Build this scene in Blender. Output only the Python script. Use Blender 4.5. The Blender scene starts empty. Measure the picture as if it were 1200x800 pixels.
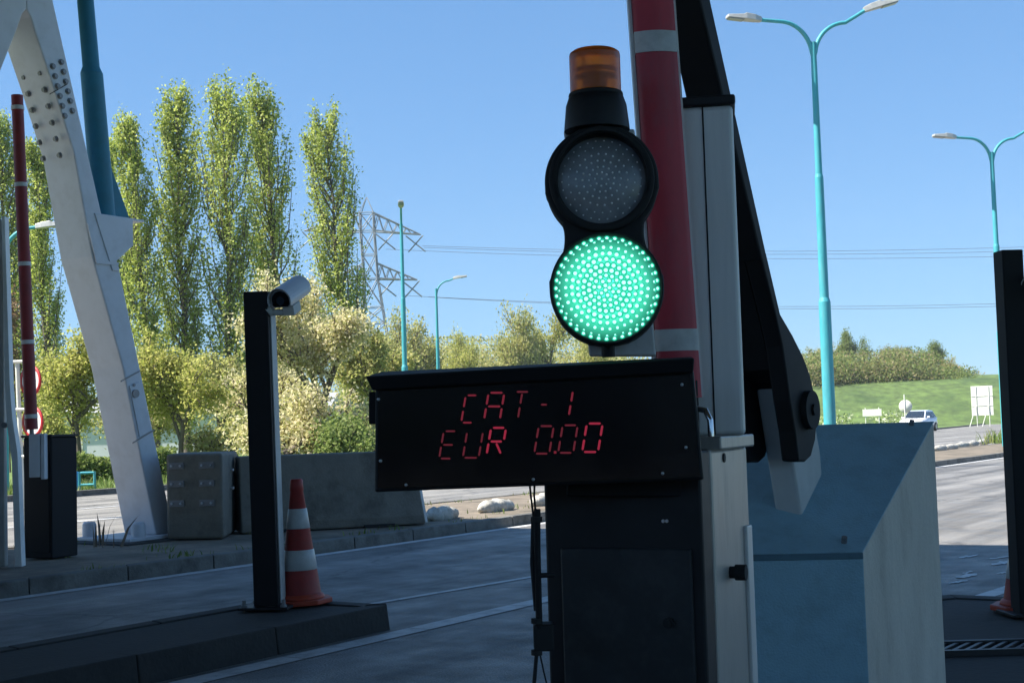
import bpy, math, random
import numpy as np
from mathutils import Vector, Matrix

random.seed(7)
rad = math.radians
scene = bpy.context.scene
col = scene.collection

# ------------------------------------------------------------------ camera
EYE = Vector((0.0, 0.0, 1.2))
FPX, CX, CY = 1600.0, 600.0, 400.0
PITCH, ROLL = rad(3.6), rad(-1.7)
CAMR = Matrix.Rotation(math.pi / 2 + PITCH, 3, 'X') @ Matrix.Rotation(ROLL, 3, 'Z')
cd = bpy.data.cameras.new('camera')
cd.sensor_width = 36.0
cd.lens = 48.0
cd.clip_start = 0.05
cd.clip_end = 5000
cam = bpy.data.objects.new('camera', cd)
col.objects.link(cam)
cam.matrix_world = Matrix.Translation(EYE) @ CAMR.to_4x4()
scene.camera = cam


def ray(px, py):
    return CAMR @ Vector(((px - CX) / FPX, -(py - CY) / FPX, -1.0))


def at_y(px, py, Y):
    d = ray(px, py)
    return EYE + d * (Y / d.y)


def at_z(px, py, z):
    d = ray(px, py)
    return EYE + d * ((z - EYE.z) / d.z)


def ground_at(px, Y, z=0.0):
    """the point on height z that stands at column px at depth Y"""
    p = at_y(px, 500, Y)
    for _ in range(4):
        # slide down the picture until the height fits
        s = (p.z - z) * FPX / Y
        py = 500 + s
        p = at_y(px, py, Y)
        break
    return Vector((p.x, Y, z))


# road frame: A = across (to the right), L = along the road
TH = rad(33.0)
DR = Vector((math.sin(TH), math.cos(TH), 0))
NR = Vector((math.cos(TH), -math.sin(TH), 0))


def road(a, l, z=0.0):
    v = NR * a + DR * l
    return Vector((v.x, v.y, z))


def across(p):
    return p.x * NR.x + p.y * NR.y


def along(p):
    return p.x * DR.x + p.y * DR.y


def at_across(px, py, a):
    d = ray(px, py)
    t = (a - across(EYE)) / (d.x * NR.x + d.y * NR.y)
    return EYE + d * t


# ------------------------------------------------------------------ materials
MATS = {}


def mat(name, base, rough=0.6, metal=0.0, var=0.15, scale=6.0, bump=0.0, bscale=60.0, spec=0.5, dirt=None,
        dirt_amt=0.35, dscale=2.0, coat=0.0, stretch=None):
    m = bpy.data.materials.new(name)
    m.use_nodes = True
    nt = m.node_tree
    N, Lk = nt.nodes, nt.links
    b = N['Principled BSDF']
    b.inputs['Roughness'].default_value = rough
    b.inputs['Metallic'].default_value = metal
    b.inputs['Specular IOR Level'].default_value = spec
    b.inputs['Coat Weight'].default_value = coat
    tc = N.new('ShaderNodeTexCoord')
    src = tc.outputs['Object']
    if stretch:
        mp = N.new('ShaderNodeMapping')
        mp.inputs['Scale'].default_value = stretch
        Lk.new(src, mp.inputs['Vector'])
        src = mp.outputs['Vector']
    nz = N.new('ShaderNodeTexNoise')
    nz.inputs['Scale'].default_value = scale
    nz.inputs['Detail'].default_value = 8
    nz.inputs['Roughness'].default_value = 0.65
    Lk.new(src, nz.inputs['Vector'])
    mr = N.new('ShaderNodeMapRange')
    mr.inputs['From Min'].default_value = 0.3
    mr.inputs['From Max'].default_value = 0.7
    mr.inputs['To Min'].default_value = 1 - var
    mr.inputs['To Max'].default_value = 1 + var
    Lk.new(nz.outputs['Fac'], mr.inputs['Value'])
    mx = N.new('ShaderNodeMix')
    mx.data_type = 'RGBA'
    mx.blend_type = 'MULTIPLY'
    mx.inputs[0].default_value = 1.0
    mx.inputs[6].default_value = (*base, 1)
    Lk.new(mr.outputs['Result'], mx.inputs[7])
    out = mx.outputs[2]
    if dirt:
        n2 = N.new('ShaderNodeTexNoise')
        n2.inputs['Scale'].default_value = dscale
        n2.inputs['Detail'].default_value = 10
        n2.inputs['Roughness'].default_value = 0.7
        Lk.new(src, n2.inputs['Vector'])
        r2 = N.new('ShaderNodeMapRange')
        r2.inputs['From Min'].default_value = 0.48
        r2.inputs['From Max'].default_value = 0.72
        r2.inputs['To Max'].default_value = dirt_amt
        Lk.new(n2.outputs['Fac'], r2.inputs['Value'])
        m2 = N.new('ShaderNodeMix')
        m2.data_type = 'RGBA'
        Lk.new(r2.outputs['Result'], m2.inputs[0])
        Lk.new(out, m2.inputs[6])
        m2.inputs[7].default_value = (*dirt, 1)
        out = m2.outputs[2]
    Lk.new(out, b.inputs['Base Color'])
    # a little roughness variation everywhere
    rr = N.new('ShaderNodeMapRange')
    rr.inputs['To Min'].default_value = max(0.02, rough - 0.12)
    rr.inputs['To Max'].default_value = min(1.0, rough + 0.12)
    Lk.new(nz.outputs['Fac'], rr.inputs['Value'])
    Lk.new(rr.outputs['Result'], b.inputs['Roughness'])
    if bump > 0:
        n3 = N.new('ShaderNodeTexNoise')
        n3.inputs['Scale'].default_value = bscale
        n3.inputs['Detail'].default_value = 6
        Lk.new(src, n3.inputs['Vector'])
        bp = N.new('ShaderNodeBump')
        bp.inputs['Strength'].default_value = bump
        bp.inputs['Distance'].default_value = 0.01
        Lk.new(n3.outputs['Fac'], bp.inputs['Height'])
        Lk.new(bp.outputs['Normal'], b.inputs['Normal'])
    MATS[name] = m
    return m


def emit_mat(name, color, strength, base=(0.02, 0.02, 0.02)):
    m = bpy.data.materials.new(name)
    m.use_nodes = True
    b = m.node_tree.nodes['Principled BSDF']
    b.inputs['Base Color'].default_value = (*base, 1)
    b.inputs['Emission Color'].default_value = (*color, 1)
    b.inputs['Emission Strength'].default_value = strength
    b.inputs['Roughness'].default_value = 0.3
    MATS[name] = m
    return m


def leaf_mat(name, colors, transl=0.35):
    m = bpy.data.materials.new(name)
    m.use_nodes = True
    nt = m.node_tree
    N, Lk = nt.nodes, nt.links
    b = N['Principled BSDF']
    b.inputs['Roughness'].default_value = 0.55
    b.inputs['Specular IOR Level'].default_value = 0.3
    g = N.new('ShaderNodeNewGeometry')
    cr = N.new('ShaderNodeValToRGB')
    e = cr.color_ramp.elements
    while len(e) < len(colors):
        e.new(0.5)
    for i, c in enumerate(colors):
        e[i].position = i / (len(colors) - 1)
        e[i].color = (*c, 1)
    Lk.new(g.outputs['Random Per Island'], cr.inputs['Fac'])
    Lk.new(cr.outputs['Color'], b.inputs['Base Color'])
    t = N.new('ShaderNodeBsdfTranslucent')
    Lk.new(cr.outputs['Color'], t.inputs['Color'])
    mx = N.new('ShaderNodeMixShader')
    mx.inputs['Fac'].default_value = transl
    Lk.new(b.outputs['BSDF'], mx.inputs[1])
    Lk.new(t.outputs['BSDF'], mx.inputs[2])
    Lk.new(mx.outputs['Shader'], N['Material Output'].inputs['Surface'])
    MATS[name] = m
    return m


# ------------------------------------------------------------------ mesh builder
class MB:
    def __init__(self):
        self.v, self.f, self.s = [], [], []

    def add(self, verts, faces, smooth=False):
        o = len(self.v)
        self.v += [tuple(p) for p in verts]
        self.f += [tuple(i + o for i in f) for f in faces]
        self.s += [smooth] * len(faces)
        return self

    def box(self, c, size, rot=None):
        hx, hy, hz = size[0] / 2, size[1] / 2, size[2] / 2
        vs = [Vector((x, y, z)) for x in (-hx, hx) for y in (-hy, hy) for z in (-hz, hz)]
        if rot is not None:
            vs = [rot @ v for v in vs]
        vs = [v + Vector(c) for v in vs]
        fs = [(0, 1, 3, 2), (4, 6, 7, 5), (0, 4, 5, 1), (2, 3, 7, 6), (0, 2, 6, 4), (1, 5, 7, 3)]
        return self.add(vs, fs)

    def hexa(self, b, t):
        """b, t: four bottom and four top points in the same order (counter-clockwise from above)"""
        return self.add(list(b) + list(t), [(3, 2, 1, 0), (4, 5, 6, 7), (0, 1, 5, 4), (1, 2, 6, 5), (2, 3, 7, 6),
                                            (3, 0, 4, 7)])

    def cyl(self, p0, p1, r0, r1=None, n=16, caps=True, smooth=True):
        r1 = r0 if r1 is None else r1
        p0, p1 = Vector(p0), Vector(p1)
        w = (p1 - p0).normalized()
        u = w.cross(Vector((0, 0, 1)))
        if u.length < 1e-3:
            u = w.cross(Vector((0, 1, 0)))
        u.normalize()
        v = w.cross(u)
        vs = []
        for p, r in ((p0, r0), (p1, r1)):
            for i in range(n):
                a = 2 * math.pi * i / n
                vs.append(p + (u * math.cos(a) + v * math.sin(a)) * r)
        self.add(vs, [(i, (i + 1) % n, n + (i + 1) % n, n + i)[::-1] for i in range(n)], smooth)
        if caps:
            self.add(vs[:n], [tuple(range(n))])
            self.add(vs[n:], [tuple(range(n))[::-1]])
        return self

    def bar(self, p0, p1, w):
        return self.cyl(p0, p1, w / 2, n=4, smooth=False)

    def tube(self, pts, r, n=10, taper=None):
        pts = [Vector(p) for p in pts]
        vs, fs = [], []
        ref = None
        for k, p in enumerate(pts):
            if k == 0:
                w = pts[1] - p
            elif k == len(pts) - 1:
                w = p - pts[k - 1]
            else:
                w = pts[k + 1] - pts[k - 1]
            w.normalize()
            if ref is None:
                ref = w.cross(Vector((0.3, 0.9, 0.2))).normalized()
            u = (ref - w * ref.dot(w)).normalized()
            ref = u
            v = w.cross(u)
            rr = r if taper is None else r + (taper - r) * k / (len(pts) - 1)
            for i in range(n):
                a = 2 * math.pi * i / n
                vs.append(p + (u * math.cos(a) + v * math.sin(a)) * rr)
        for k in range(len(pts) - 1):
            for i in range(n):
                fs.append((k * n + i, k * n + (i + 1) % n, (k + 1) * n + (i + 1) % n, (k + 1) * n + i))
        self.add(vs, fs, True)
        self.add(vs[:n], [tuple(range(n))[::-1]])
        self.add(vs[-n:], [tuple(range(n))])
        return self

    def lathe(self, prof, c=(0, 0, 0), n=32, axis='Z', smooth=True, caps=True):
        """prof: (radius, height) pairs"""
        vs, fs = [], []
        for r, h in prof:
            for i in range(n):
                a = 2 * math.pi * i / n
                x, y = r * math.cos(a), r * math.sin(a)
                p = (x, y, h) if axis == 'Z' else (x, -h, y)
                vs.append(Vector(p) + Vector(c))
        for k in range(len(prof) - 1):
            for i in range(n):
                fs.append((k * n + i, k * n + (i + 1) % n, (k + 1) * n + (i + 1) % n, (k + 1) * n + i))
        self.add(vs, fs, smooth)
        for k, rev in ((0, True), (len(prof) - 1, False)):
            if caps and prof[k][0] > 1e-4:
                loop = list(range(n))
                self.add(vs[k * n:(k + 1) * n], [tuple(loop[::-1] if rev else loop)])
        return self

    def prism(self, pts, ext):
        """closed outline of 3-D points pushed along the vector ext"""
        pts = [Vector(p) for p in pts]
        n = len(pts)
        ext = Vector(ext)
        vs = pts + [p + ext for p in pts]
        fs = [tuple(range(n)), tuple(range(2 * n - 1, n - 1, -1))]
        fs += [(i, i + n, (i + 1) % n + n, (i + 1) % n) for i in range(n)]
        return self.add(vs, fs)

    def build(self, name, m, parent=None, bevel=0.0, seg=2):
        me = bpy.data.meshes.new(name)
        me.from_pydata(self.v, [], self.f)
        me.polygons.foreach_set('use_smooth', self.s)
        me.update()
        # consistent outward normals
        import bmesh
        bm = bmesh.new()
        bm.from_mesh(me)
        if bevel:
            bmesh.ops.remove_doubles(bm, verts=bm.verts, dist=1e-5)
        bmesh.ops.recalc_face_normals(bm, faces=bm.faces)
        bm.to_mesh(me)
        bm.free()
        me.materials.append(MATS[m] if isinstance(m, str) else m)
        o = bpy.data.objects.new(name, me)
        col.objects.link(o)
        if parent is not None:
            o.parent = parent
        if bevel:
            md = o.modifiers.new('bevel', 'BEVEL')
            md.width = bevel
            md.segments = seg
            md.limit_method = 'ANGLE'
            md.angle_limit = rad(35)
        return o


def tag(o, label=None, cat=None, group=None, kind=None):
    if label:
        o['label'] = label
    if cat:
        o['category'] = cat
    if group:
        o['group'] = group
    if kind:
        o['kind'] = kind
    return o


def thing(name, loc, label, cat, rz=0.0, group=None):
    o = bpy.data.objects.new(name, None)
    o.empty_display_size = 0.2
    col.objects.link(o)
    o.location = loc
    o.rotation_euler = (0, 0, rz)
    return tag(o, label, cat, group)


def kids(o):
    return [c for c in bpy.data.objects if c.parent == o]


def copy_tree(o, parent=None):
    c = o.copy()
    col.objects.link(c)
    c.parent = parent
    for k in kids(o):
        copy_tree(k, c)
    return c


# ------------------------------------------------------------------ the palette
mat('white_steel', (0.58, 0.61, 0.66), 0.5, var=0.05, scale=3, dirt=(0.25, 0.24, 0.22), dirt_amt=0.25, dscale=4)
mat('white_paint', (0.78, 0.78, 0.76), 0.5, var=0.06, dirt=(0.3, 0.28, 0.24), dirt_amt=0.3)
mat('bolt_steel', (0.23, 0.23, 0.235), 0.5, 0.4)
mat('teal_paint', (0.055, 0.34, 0.385), 0.5, var=0.14, scale=5, spec=0.4, dirt=(0.12, 0.30, 0.32), dirt_amt=0.6, dscale=3, stretch=(3, 3, 0.5))
mat('teal_dark', (0.012, 0.15, 0.22), 0.5, var=0.12, scale=8)
mat('lamp_grey', (0.42, 0.42, 0.40), 0.45, 0.1)
mat('lamp_glass', (0.25, 0.26, 0.26), 0.15)
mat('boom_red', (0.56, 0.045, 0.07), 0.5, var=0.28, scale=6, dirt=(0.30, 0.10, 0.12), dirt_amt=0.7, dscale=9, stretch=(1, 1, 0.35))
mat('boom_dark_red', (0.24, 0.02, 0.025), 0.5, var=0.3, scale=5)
mat('boom_white', (0.60, 0.60, 0.60), 0.5, var=0.12, dirt=(0.2, 0.19, 0.18), dscale=20)
mat('black_paint', (0.012, 0.012, 0.014), 0.5, var=0.35, scale=8, spec=0.35, dirt=(0.032, 0.033, 0.035), dirt_amt=0.45, dscale=6)
mat('black_post', (0.009, 0.009, 0.011), 0.65, var=0.3, spec=0.3)
mat('black_rubber', (0.014, 0.014, 0.015), 0.75, var=0.2)
mat('door_black', (0.017, 0.019, 0.022), 0.5, var=0.3, scale=7, dirt=(0.065, 0.067, 0.07), dirt_amt=0.5, dscale=9)
mat('acrylic', (0.006, 0.006, 0.008), 0.08, var=0.1, spec=0.5)
mat('brushed', (0.46, 0.435, 0.40), 0.4, 0.25, var=0.2, scale=5, dirt=(0.10, 0.095, 0.09), dirt_amt=0.6, dscale=5,
    stretch=(3, 3, 0.6))
mat('alu', (0.72, 0.71, 0.69), 0.42, 0.15, var=0.08, scale=6, stretch=(6, 6, 0.4))
mat('chrome', (0.6, 0.6, 0.6), 0.15, 1.0)
mat('screw', (0.6, 0.62, 0.65), 0.3, 0.6)
mat('grey_stand', (0.52, 0.53, 0.52), 0.6, var=0.1, dirt=(0.15, 0.15, 0.14))
mat('cone_red', (0.33, 0.025, 0.02), 0.5, var=0.2, scale=12, dirt=(0.16, 0.05, 0.035), dirt_amt=0.5, dscale=9)
mat('cone_orange', (0.45, 0.05, 0.018), 0.55, var=0.2, dirt=(0.14, 0.06, 0.04), dirt_amt=0.5, dscale=8)
mat('cone_white', (0.52, 0.53, 0.52), 0.35, var=0.12, scale=14, dirt=(0.3, 0.28, 0.26), dscale=12)
mat('concrete', (0.185, 0.17, 0.14), 0.85, var=0.16, scale=5, bump=0.5, bscale=45, dirt=(0.05, 0.048, 0.035),
    dirt_amt=0.8, dscale=2.2)
mat('concrete_pale', (0.45, 0.43, 0.38), 0.9, var=0.25, scale=8, bump=1.0, bscale=24, dirt=(0.15, 0.135, 0.10), dirt_amt=0.8, dscale=6)
mat('plinth_blue', (0.31, 0.52, 0.62), 0.55, var=0.05, scale=16, bump=0.3, bscale=160, dirt=(0.14, 0.22, 0.25),
    dirt_amt=0.35, dscale=9)
mat('plinth_edge_shade', (0.10, 0.19, 0.24), 0.6, var=0.15, scale=20)  # dark blue standing in for the shadow along the plinth rim
mat('plinth_grey', (0.61, 0.575, 0.50), 0.8, var=0.12, scale=7, bump=0.4, bscale=90, dirt=(0.27, 0.24, 0.20),
    dirt_amt=0.65, dscale=3.5, stretch=(2.2, 2.2, 0.7))
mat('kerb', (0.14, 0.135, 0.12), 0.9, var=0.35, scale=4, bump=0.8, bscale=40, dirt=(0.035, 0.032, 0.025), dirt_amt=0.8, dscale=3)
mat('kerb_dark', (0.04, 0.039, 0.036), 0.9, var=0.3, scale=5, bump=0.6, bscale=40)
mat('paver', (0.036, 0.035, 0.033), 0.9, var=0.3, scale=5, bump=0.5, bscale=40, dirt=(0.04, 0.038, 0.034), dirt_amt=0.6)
mat('earth', (0.19, 0.155, 0.115), 0.95, var=0.35, scale=3, bump=1.0, bscale=20, dirt=(0.045, 0.045, 0.025), dirt_amt=0.9,
    dscale=1.3)
mat('grass_ground', (0.10, 0.17, 0.03), 0.95, var=0.35, scale=0.6, bump=1.0, bscale=6, dirt=(0.16, 0.19, 0.05),
    dirt_amt=0.7, dscale=0.15)
mat('bank_grass', (0.085, 0.135, 0.03), 0.95, var=0.5, scale=0.9, bump=1.0, bscale=3, dirt=(0.028, 0.06, 0.014),
    dirt_amt=0.95, dscale=0.16, stretch=(1, 0.6, 1))
mat('bark', (0.11, 0.09, 0.07), 0.9, var=0.3, scale=8, bump=0.6, bscale=30)
mat('pylon_steel', (0.18, 0.205, 0.23), 0.6, 0.1)
mat('cable', (0.08, 0.085, 0.09), 0.6)
mat('sign_back', (0.66, 0.66, 0.58), 0.6, 0.0, var=0.1)
mat('sign_red', (0.55, 0.03, 0.03), 0.5)
mat('sign_white', (0.75, 0.75, 0.73), 0.5)
mat('car_white', (0.80, 0.81, 0.83), 0.25, var=0.02, coat=0.6)
mat('car_glass', (0.02, 0.03, 0.045), 0.06, spec=0.8)
mat('tyre', (0.015, 0.015, 0.016), 0.8)
mat('rim', (0.4, 0.4, 0.41), 0.3, 0.8)
mat('headlight', (0.55, 0.57, 0.6), 0.1, spec=0.9)
mat('housing_white', (0.48, 0.49, 0.52), 0.35, var=0.05)
mat('blue_plastic', (0.03, 0.30, 0.62), 0.4)
mat('canopy_white', (0.55, 0.56, 0.57), 0.6, var=0.06)
mat('soffit_dark', (0.09, 0.095, 0.10), 0.7)
mat('cladding', (0.05, 0.055, 0.06), 0.6)
mat('wall_pale', (0.62, 0.64, 0.66), 0.7, var=0.08, scale=0.4)
mat('grate', (0.05, 0.05, 0.052), 0.5, 0.6)

leaf_mat('leaf_poplar', [(0.20, 0.26, 0.045), (0.35, 0.42, 0.08), (0.47, 0.53, 0.125), (0.60, 0.63, 0.22)], 0.6)
leaf_mat('leaf_yellow', [(0.29, 0.32, 0.06), (0.44, 0.46, 0.11), (0.56, 0.55, 0.17), (0.51, 0.47, 0.16)], 0.6)
leaf_mat('leaf_cream', [(0.36, 0.37, 0.12), (0.58, 0.55, 0.24), (0.78, 0.71, 0.44), (0.80, 0.70, 0.48)], 0.6)
leaf_mat('leaf_olive', [(0.28, 0.31, 0.09), (0.44, 0.45, 0.14), (0.52, 0.51, 0.19), (0.50, 0.43, 0.20)], 0.6)
leaf_mat('leaf_scrub', [(0.16, 0.22, 0.06), (0.30, 0.33, 0.10), (0.36, 0.32, 0.14), (0.34, 0.26, 0.14)], 0.5)
leaf_mat('leaf_green', [(0.14, 0.20, 0.05), (0.23, 0.30, 0.08), (0.33, 0.38, 0.13)], 0.55)
leaf_mat('leaf_rust', [(0.16, 0.12, 0.05), (0.28, 0.16, 0.08), (0.34, 0.21, 0.13)])
leaf_mat('grass_blade', [(0.10, 0.17, 0.03), (0.17, 0.24, 0.05), (0.27, 0.26, 0.10)], 0.25)
leaf_mat('umbel', [(0.16, 0.24, 0.06), (0.24, 0.32, 0.09), (0.30, 0.36, 0.14), (0.60, 0.62, 0.46)], 0.3)


# asphalt: aggregate, stains, worn wheel tracks along the lanes, cracks
def asphalt(name, base, track=True):
    m = bpy.data.materials.new(name)
    m.use_nodes = True
    nt = m.node_tree
    N, Lk = nt.nodes, nt.links
    b = N['Principled BSDF']
    tc = N.new('ShaderNodeTexCoord')
    src = tc.outputs['Object']

    def noise(scale, detail=6, stretch=None, rough=0.6):
        n = N.new('ShaderNodeTexNoise')
        n.inputs['Scale'].default_value = scale
        n.inputs['Detail'].default_value = detail
        n.inputs['Roughness'].default_value = rough
        if stretch:
            mp = N.new('ShaderNodeMapping')
            mp.inputs['Scale'].default_value = stretch
            Lk.new(src, mp.inputs['Vector'])
            Lk.new(mp.outputs['Vector'], n.inputs['Vector'])
        else:
            Lk.new(src, n.inputs['Vector'])
        return n.outputs['Fac']

    def rng(x, a, c, lo, hi):
        r = N.new('ShaderNodeMapRange')
        for k, v in zip(('From Min', 'From Max', 'To Min', 'To Max'), (a, c, lo, hi)):
            r.inputs[k].default_value = v
        Lk.new(x, r.inputs['Value'])
        return r.outputs['Result']

    def mul(x, y):
        n = N.new('ShaderNodeMath')
        n.operation = 'MULTIPLY'
        Lk.new(x, n.inputs[0])
        Lk.new(y, n.inputs[1])
        return n.outputs[0]

    f = rng(noise(110, 3), 0.3, 0.7, 0.45, 1.55)
    f = mul(f, rng(noise(0.5, 8), 0.35, 0.65, 0.82, 1.14))
    f = mul(f, rng(noise(1.0, 6, (1.6, 0.06, 1)), 0.35, 0.65, 0.48, 1.38))
    f = mul(f, rng(noise(5, 8, None, 0.75), 0.55, 0.75, 1.0, 0.6))
    f = mul(f, rng(noise(1.7, 4, (1, 0.5, 1), 0.5), 0.62, 0.70, 1.0, 0.68))
    # cracks
    vo = N.new('ShaderNodeTexVoronoi')
    vo.feature = 'DISTANCE_TO_EDGE'
    vo.inputs['Scale'].default_value = 0.28
    mp = N.new('ShaderNodeMapping')
    mp.inputs['Scale'].default_value = (1, 0.7, 1)
    nz = N.new('ShaderNodeTexNoise')
    nz.inputs['Scale'].default_value = 1.4
    nz.inputs['Detail'].default_value = 6
    Lk.new(src, nz.inputs['Vector'])
    ad = N.new('ShaderNodeMix')
    ad.data_type = 'RGBA'
    ad.blend_type = 'LINEAR_LIGHT'
    ad.inputs[0].default_value = 0.5
    Lk.new(src, ad.inputs[6])
    Lk.new(nz.outputs['Color'], ad.inputs[7])
    Lk.new(ad.outputs[2], mp.inputs['Vector'])
    Lk.new(mp.outputs['Vector'], vo.inputs['Vector'])
    f = mul(f, rng(vo.outputs['Distance'], 0.0, 0.008, 0.5, 1.0))
    mx = N.new('ShaderNodeMix')
    mx.data_type = 'RGBA'
    mx.blend_type = 'MULTIPLY'
    mx.inputs[0].default_value = 1
    mx.inputs[6].default_value = (*base, 1)
    Lk.new(f, mx.inputs[7])
    Lk.new(mx.outputs[2], b.inputs['Base Color'])
    Lk.new(rng(noise(3), 0.3, 0.7, 0.42, 0.75), b.inputs['Roughness'])
    bp = N.new('ShaderNodeBump')
    bp.inputs['Strength'].default_value = 0.6
    bp.inputs['Distance'].default_value = 0.012
    Lk.new(noise(60, 4), bp.inputs['Height'])
    Lk.new(bp.outputs['Normal'], b.inputs['Normal'])
    MATS[name] = m


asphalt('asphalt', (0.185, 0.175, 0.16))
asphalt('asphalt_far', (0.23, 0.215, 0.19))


def worn_paint():
    m = mat('road_paint', (0.55, 0.55, 0.54), 0.6, var=0.12, scale=6, dirt=(0.17, 0.165, 0.16), dirt_amt=0.75, dscale=7,
            bump=0.3, bscale=60)
    return m


worn_paint()

# ------------------------------------------------------------------ light
SUN_H = Vector((-0.975, -0.22, 0)).normalized()
SUN_EL = rad(50)
to_sun = Vector((SUN_H.x * math.cos(SUN_EL), SUN_H.y * math.cos(SUN_EL), math.sin(SUN_EL)))
w = bpy.data.worlds.new('World')
scene.world = w
w.use_nodes = True
wn = w.node_tree
sky = wn.nodes.new('ShaderNodeTexSky')
sky.sky_type = 'NISHITA'
sky.sun_disc = False
sky.sun_elevation = SUN_EL
sky.sun_rotation = math.atan2(SUN_H.x, SUN_H.y)
sky.altitude = 0
sky.air_density = 1.0
sky.dust_density = 0.0
sky.ozone_density = 3.0
# the camera compresses the bright horizon: soften the sky's contrast a little
gm = wn.nodes.new('ShaderNodeGamma')
gm.inputs['Gamma'].default_value = 0.55
tn = wn.nodes.new('ShaderNodeMix')
tn.data_type = 'RGBA'
tn.blend_type = 'MULTIPLY'
tn.inputs[0].default_value = 1.0
tn.inputs[7].default_value = (0.77, 1.09, 1.47, 1)
hs = wn.nodes.new('ShaderNodeHueSaturation')
hs.inputs['Saturation'].default_value = 1.1
wn.links.new(sky.outputs['Color'], gm.inputs['Color'])
wn.links.new(gm.outputs['Color'], tn.inputs[6])
wn.links.new(tn.outputs[2], hs.inputs['Color'])
wn.links.new(hs.outputs['Color'], wn.nodes['Background'].inputs['Color'])
wn.nodes['Background'].inputs['Strength'].default_value = 0.106
sl = bpy.data.lights.new('sun', 'SUN')
sl.energy = 5.0
sl.angle = rad(0.5)
sl.color = (1.0, 0.95, 0.87)
so = bpy.data.objects.new('sun', sl)
col.objects.link(so)
so.rotation_euler = to_sun.to_track_quat('Z', 'Y').to_euler()
scene.view_settings.view_transform = 'Standard'
scene.view_settings.look = 'None'
scene.view_settings.exposure = 1.2
scene.view_settings.gamma = 1.0
scene.view_settings.use_curve_mapping = False

# ------------------------------------------------------------------ ground, roads, islands
ROADROT = -TH


def road_obj(mb, name, m, bevel=0.0, kind='structure'):
    """builder coordinates are (across, along, z)"""
    o = mb.build(name, m, None, bevel)
    o.rotation_euler = (0, 0, ROADROT)
    if kind:
        o['kind'] = kind
    return o


def sheet(pts, z):
    mb = MB()
    mb.add([(x, y, z) for x, y in pts], [tuple(range(len(pts)))])
    return mb


g = MB()
g.add([(-2500, -400, -0.03), (2500, -400, -0.03), (2500, 3000, -0.03), (-2500, 3000, -0.03)], [(0, 1, 2, 3)])
tag(g.build('ground', 'grass_ground'), kind='structure')

road_obj(sheet([(-12.4, -40), (14, -40), (14, 170), (-12.4, 170)], 0.0), 'toll_road', 'asphalt')
far_edge = [(-23, -40), (-23, 5), (-24, 20), (-24.5, 60), (-29, 90), (-35, 133), (-42, 175)]
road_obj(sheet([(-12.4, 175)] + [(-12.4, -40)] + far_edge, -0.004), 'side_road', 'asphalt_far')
# kerb along the far edge of the side road
kb = MB()
for (a0, l0), (a1, l1) in zip(far_edge[1:-1], far_edge[2:]):
    kb.hexa([(a0, l0, -0.05), (a0 - 0.2, l0, -0.05), (a1 - 0.2, l1, -0.05), (a1, l1, -0.05)],
            [(a0, l0, 0.12), (a0 - 0.2, l0, 0.12), (a1 - 0.2, l1, 0.12), (a1, l1, 0.12)])
road_obj(kb, 'kerb', 'kerb')


# ---- painted lines
def line(pts, wd, name='road_marking', z=0.004, dash=None):
    mb = MB()
    for (a0, l0), (a1, l1) in zip(pts[:-1], pts[1:]):
        d = Vector((a1 - a0, l1 - l0, 0))
        L = d.length
        d.normalize()
        s = Vector((-d.y, d.x, 0)) * wd / 2
        segs = [(0, L)]
        if dash:
            segs = []
            t = 0
            while t < L:
                segs.append((t, min(L, t + dash[0])))
                t += dash[0] + dash[1]
        for t0, t1 in segs:
            p0 = Vector((a0, l0, z)) + d * t0
            p1 = Vector((a0, l0, z)) + d * t1
            mb.add([p0 - s, p1 - s, p1 + s, p0 + s], [(0, 1, 2, 3)])
    return road_obj(mb, name, 'road_paint')


def ra(px, py, z=0.0):
    p = at_z(px, py, z)
    return (across(p), along(p))


A_EDGE = sum(ra(x, y)[0] for x, y in ((60, 692), (300, 660), (600, 621))) / 3
line([(A_EDGE, -20), (A_EDGE, 120)], 0.14)                       # edge line beside the pylon island
A_NEAR = sum(ra(x, y)[0] for x, y in ((270, 790), (410, 758), (600, 708))) / 3
line([(A_NEAR, -10), (A_NEAR, 9.6), (A_NEAR - 0.25, 12.4)], 0.16, dash=(1.1, 0.012))
line([(A_NEAR - 1.15, 6.4), (A_NEAR - 0.55, 12.4)], 0.07)
line([(-13.0, -20), (-13.0, 120)], 0.14, z=0.0)
line([(-16.6, -20), (-16.6, 120)], 0.14, z=0.0)
line([(-19.6, -20), (-19.6, 120)], 0.14, z=0.0, dash=(3, 6))
p = [ra(1110, 711), ra(1140, 703), ra(1180, 690)]
p.append((p[2][0] + (p[2][0] - p[1][0]) * 1.6, p[2][1] + (p[2][1] - p[1][1]) * 1.6))
line(p, 0.13)
# small pale scraps on the asphalt beyond the boom
sc = MB()
rs = random.Random(5)
for (x0, x1, y, h) in ((1124, 1146, 652, 2.2), (1162, 1182, 660, 4.0), (1160, 1186, 653.5, 1.6), (1120, 1145, 675, 4.2), (1112, 1134, 682, 2.0),
                       (1168, 1186, 671, 1.6), (1128, 1140, 671, 1.6)):
    n = 9
    up, lo = [], []
    for i in range(n):
        t = i / (n - 1)
        x = x0 + (x1 - x0) * t
        yy = y - 3.0 * (t - 0.5) + rs.uniform(-0.5, 0.5)
        hh = h * (0.25 + 0.75 * math.sin(math.pi * (0.08 + 0.84 * t))) * rs.uniform(0.6, 1.1) / 2
        up.append(ra(x, yy - hh))
        lo.append(ra(x, yy + hh))
    for i in range(n - 1):
        q = [lo[i], lo[i + 1], up[i + 1], up[i]]
        sc.add([(a, l, 0.005) for a, l in q], [(0, 1, 2, 3)])
road_obj(sc, 'pale_road_scraps', 'road_paint')


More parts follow.
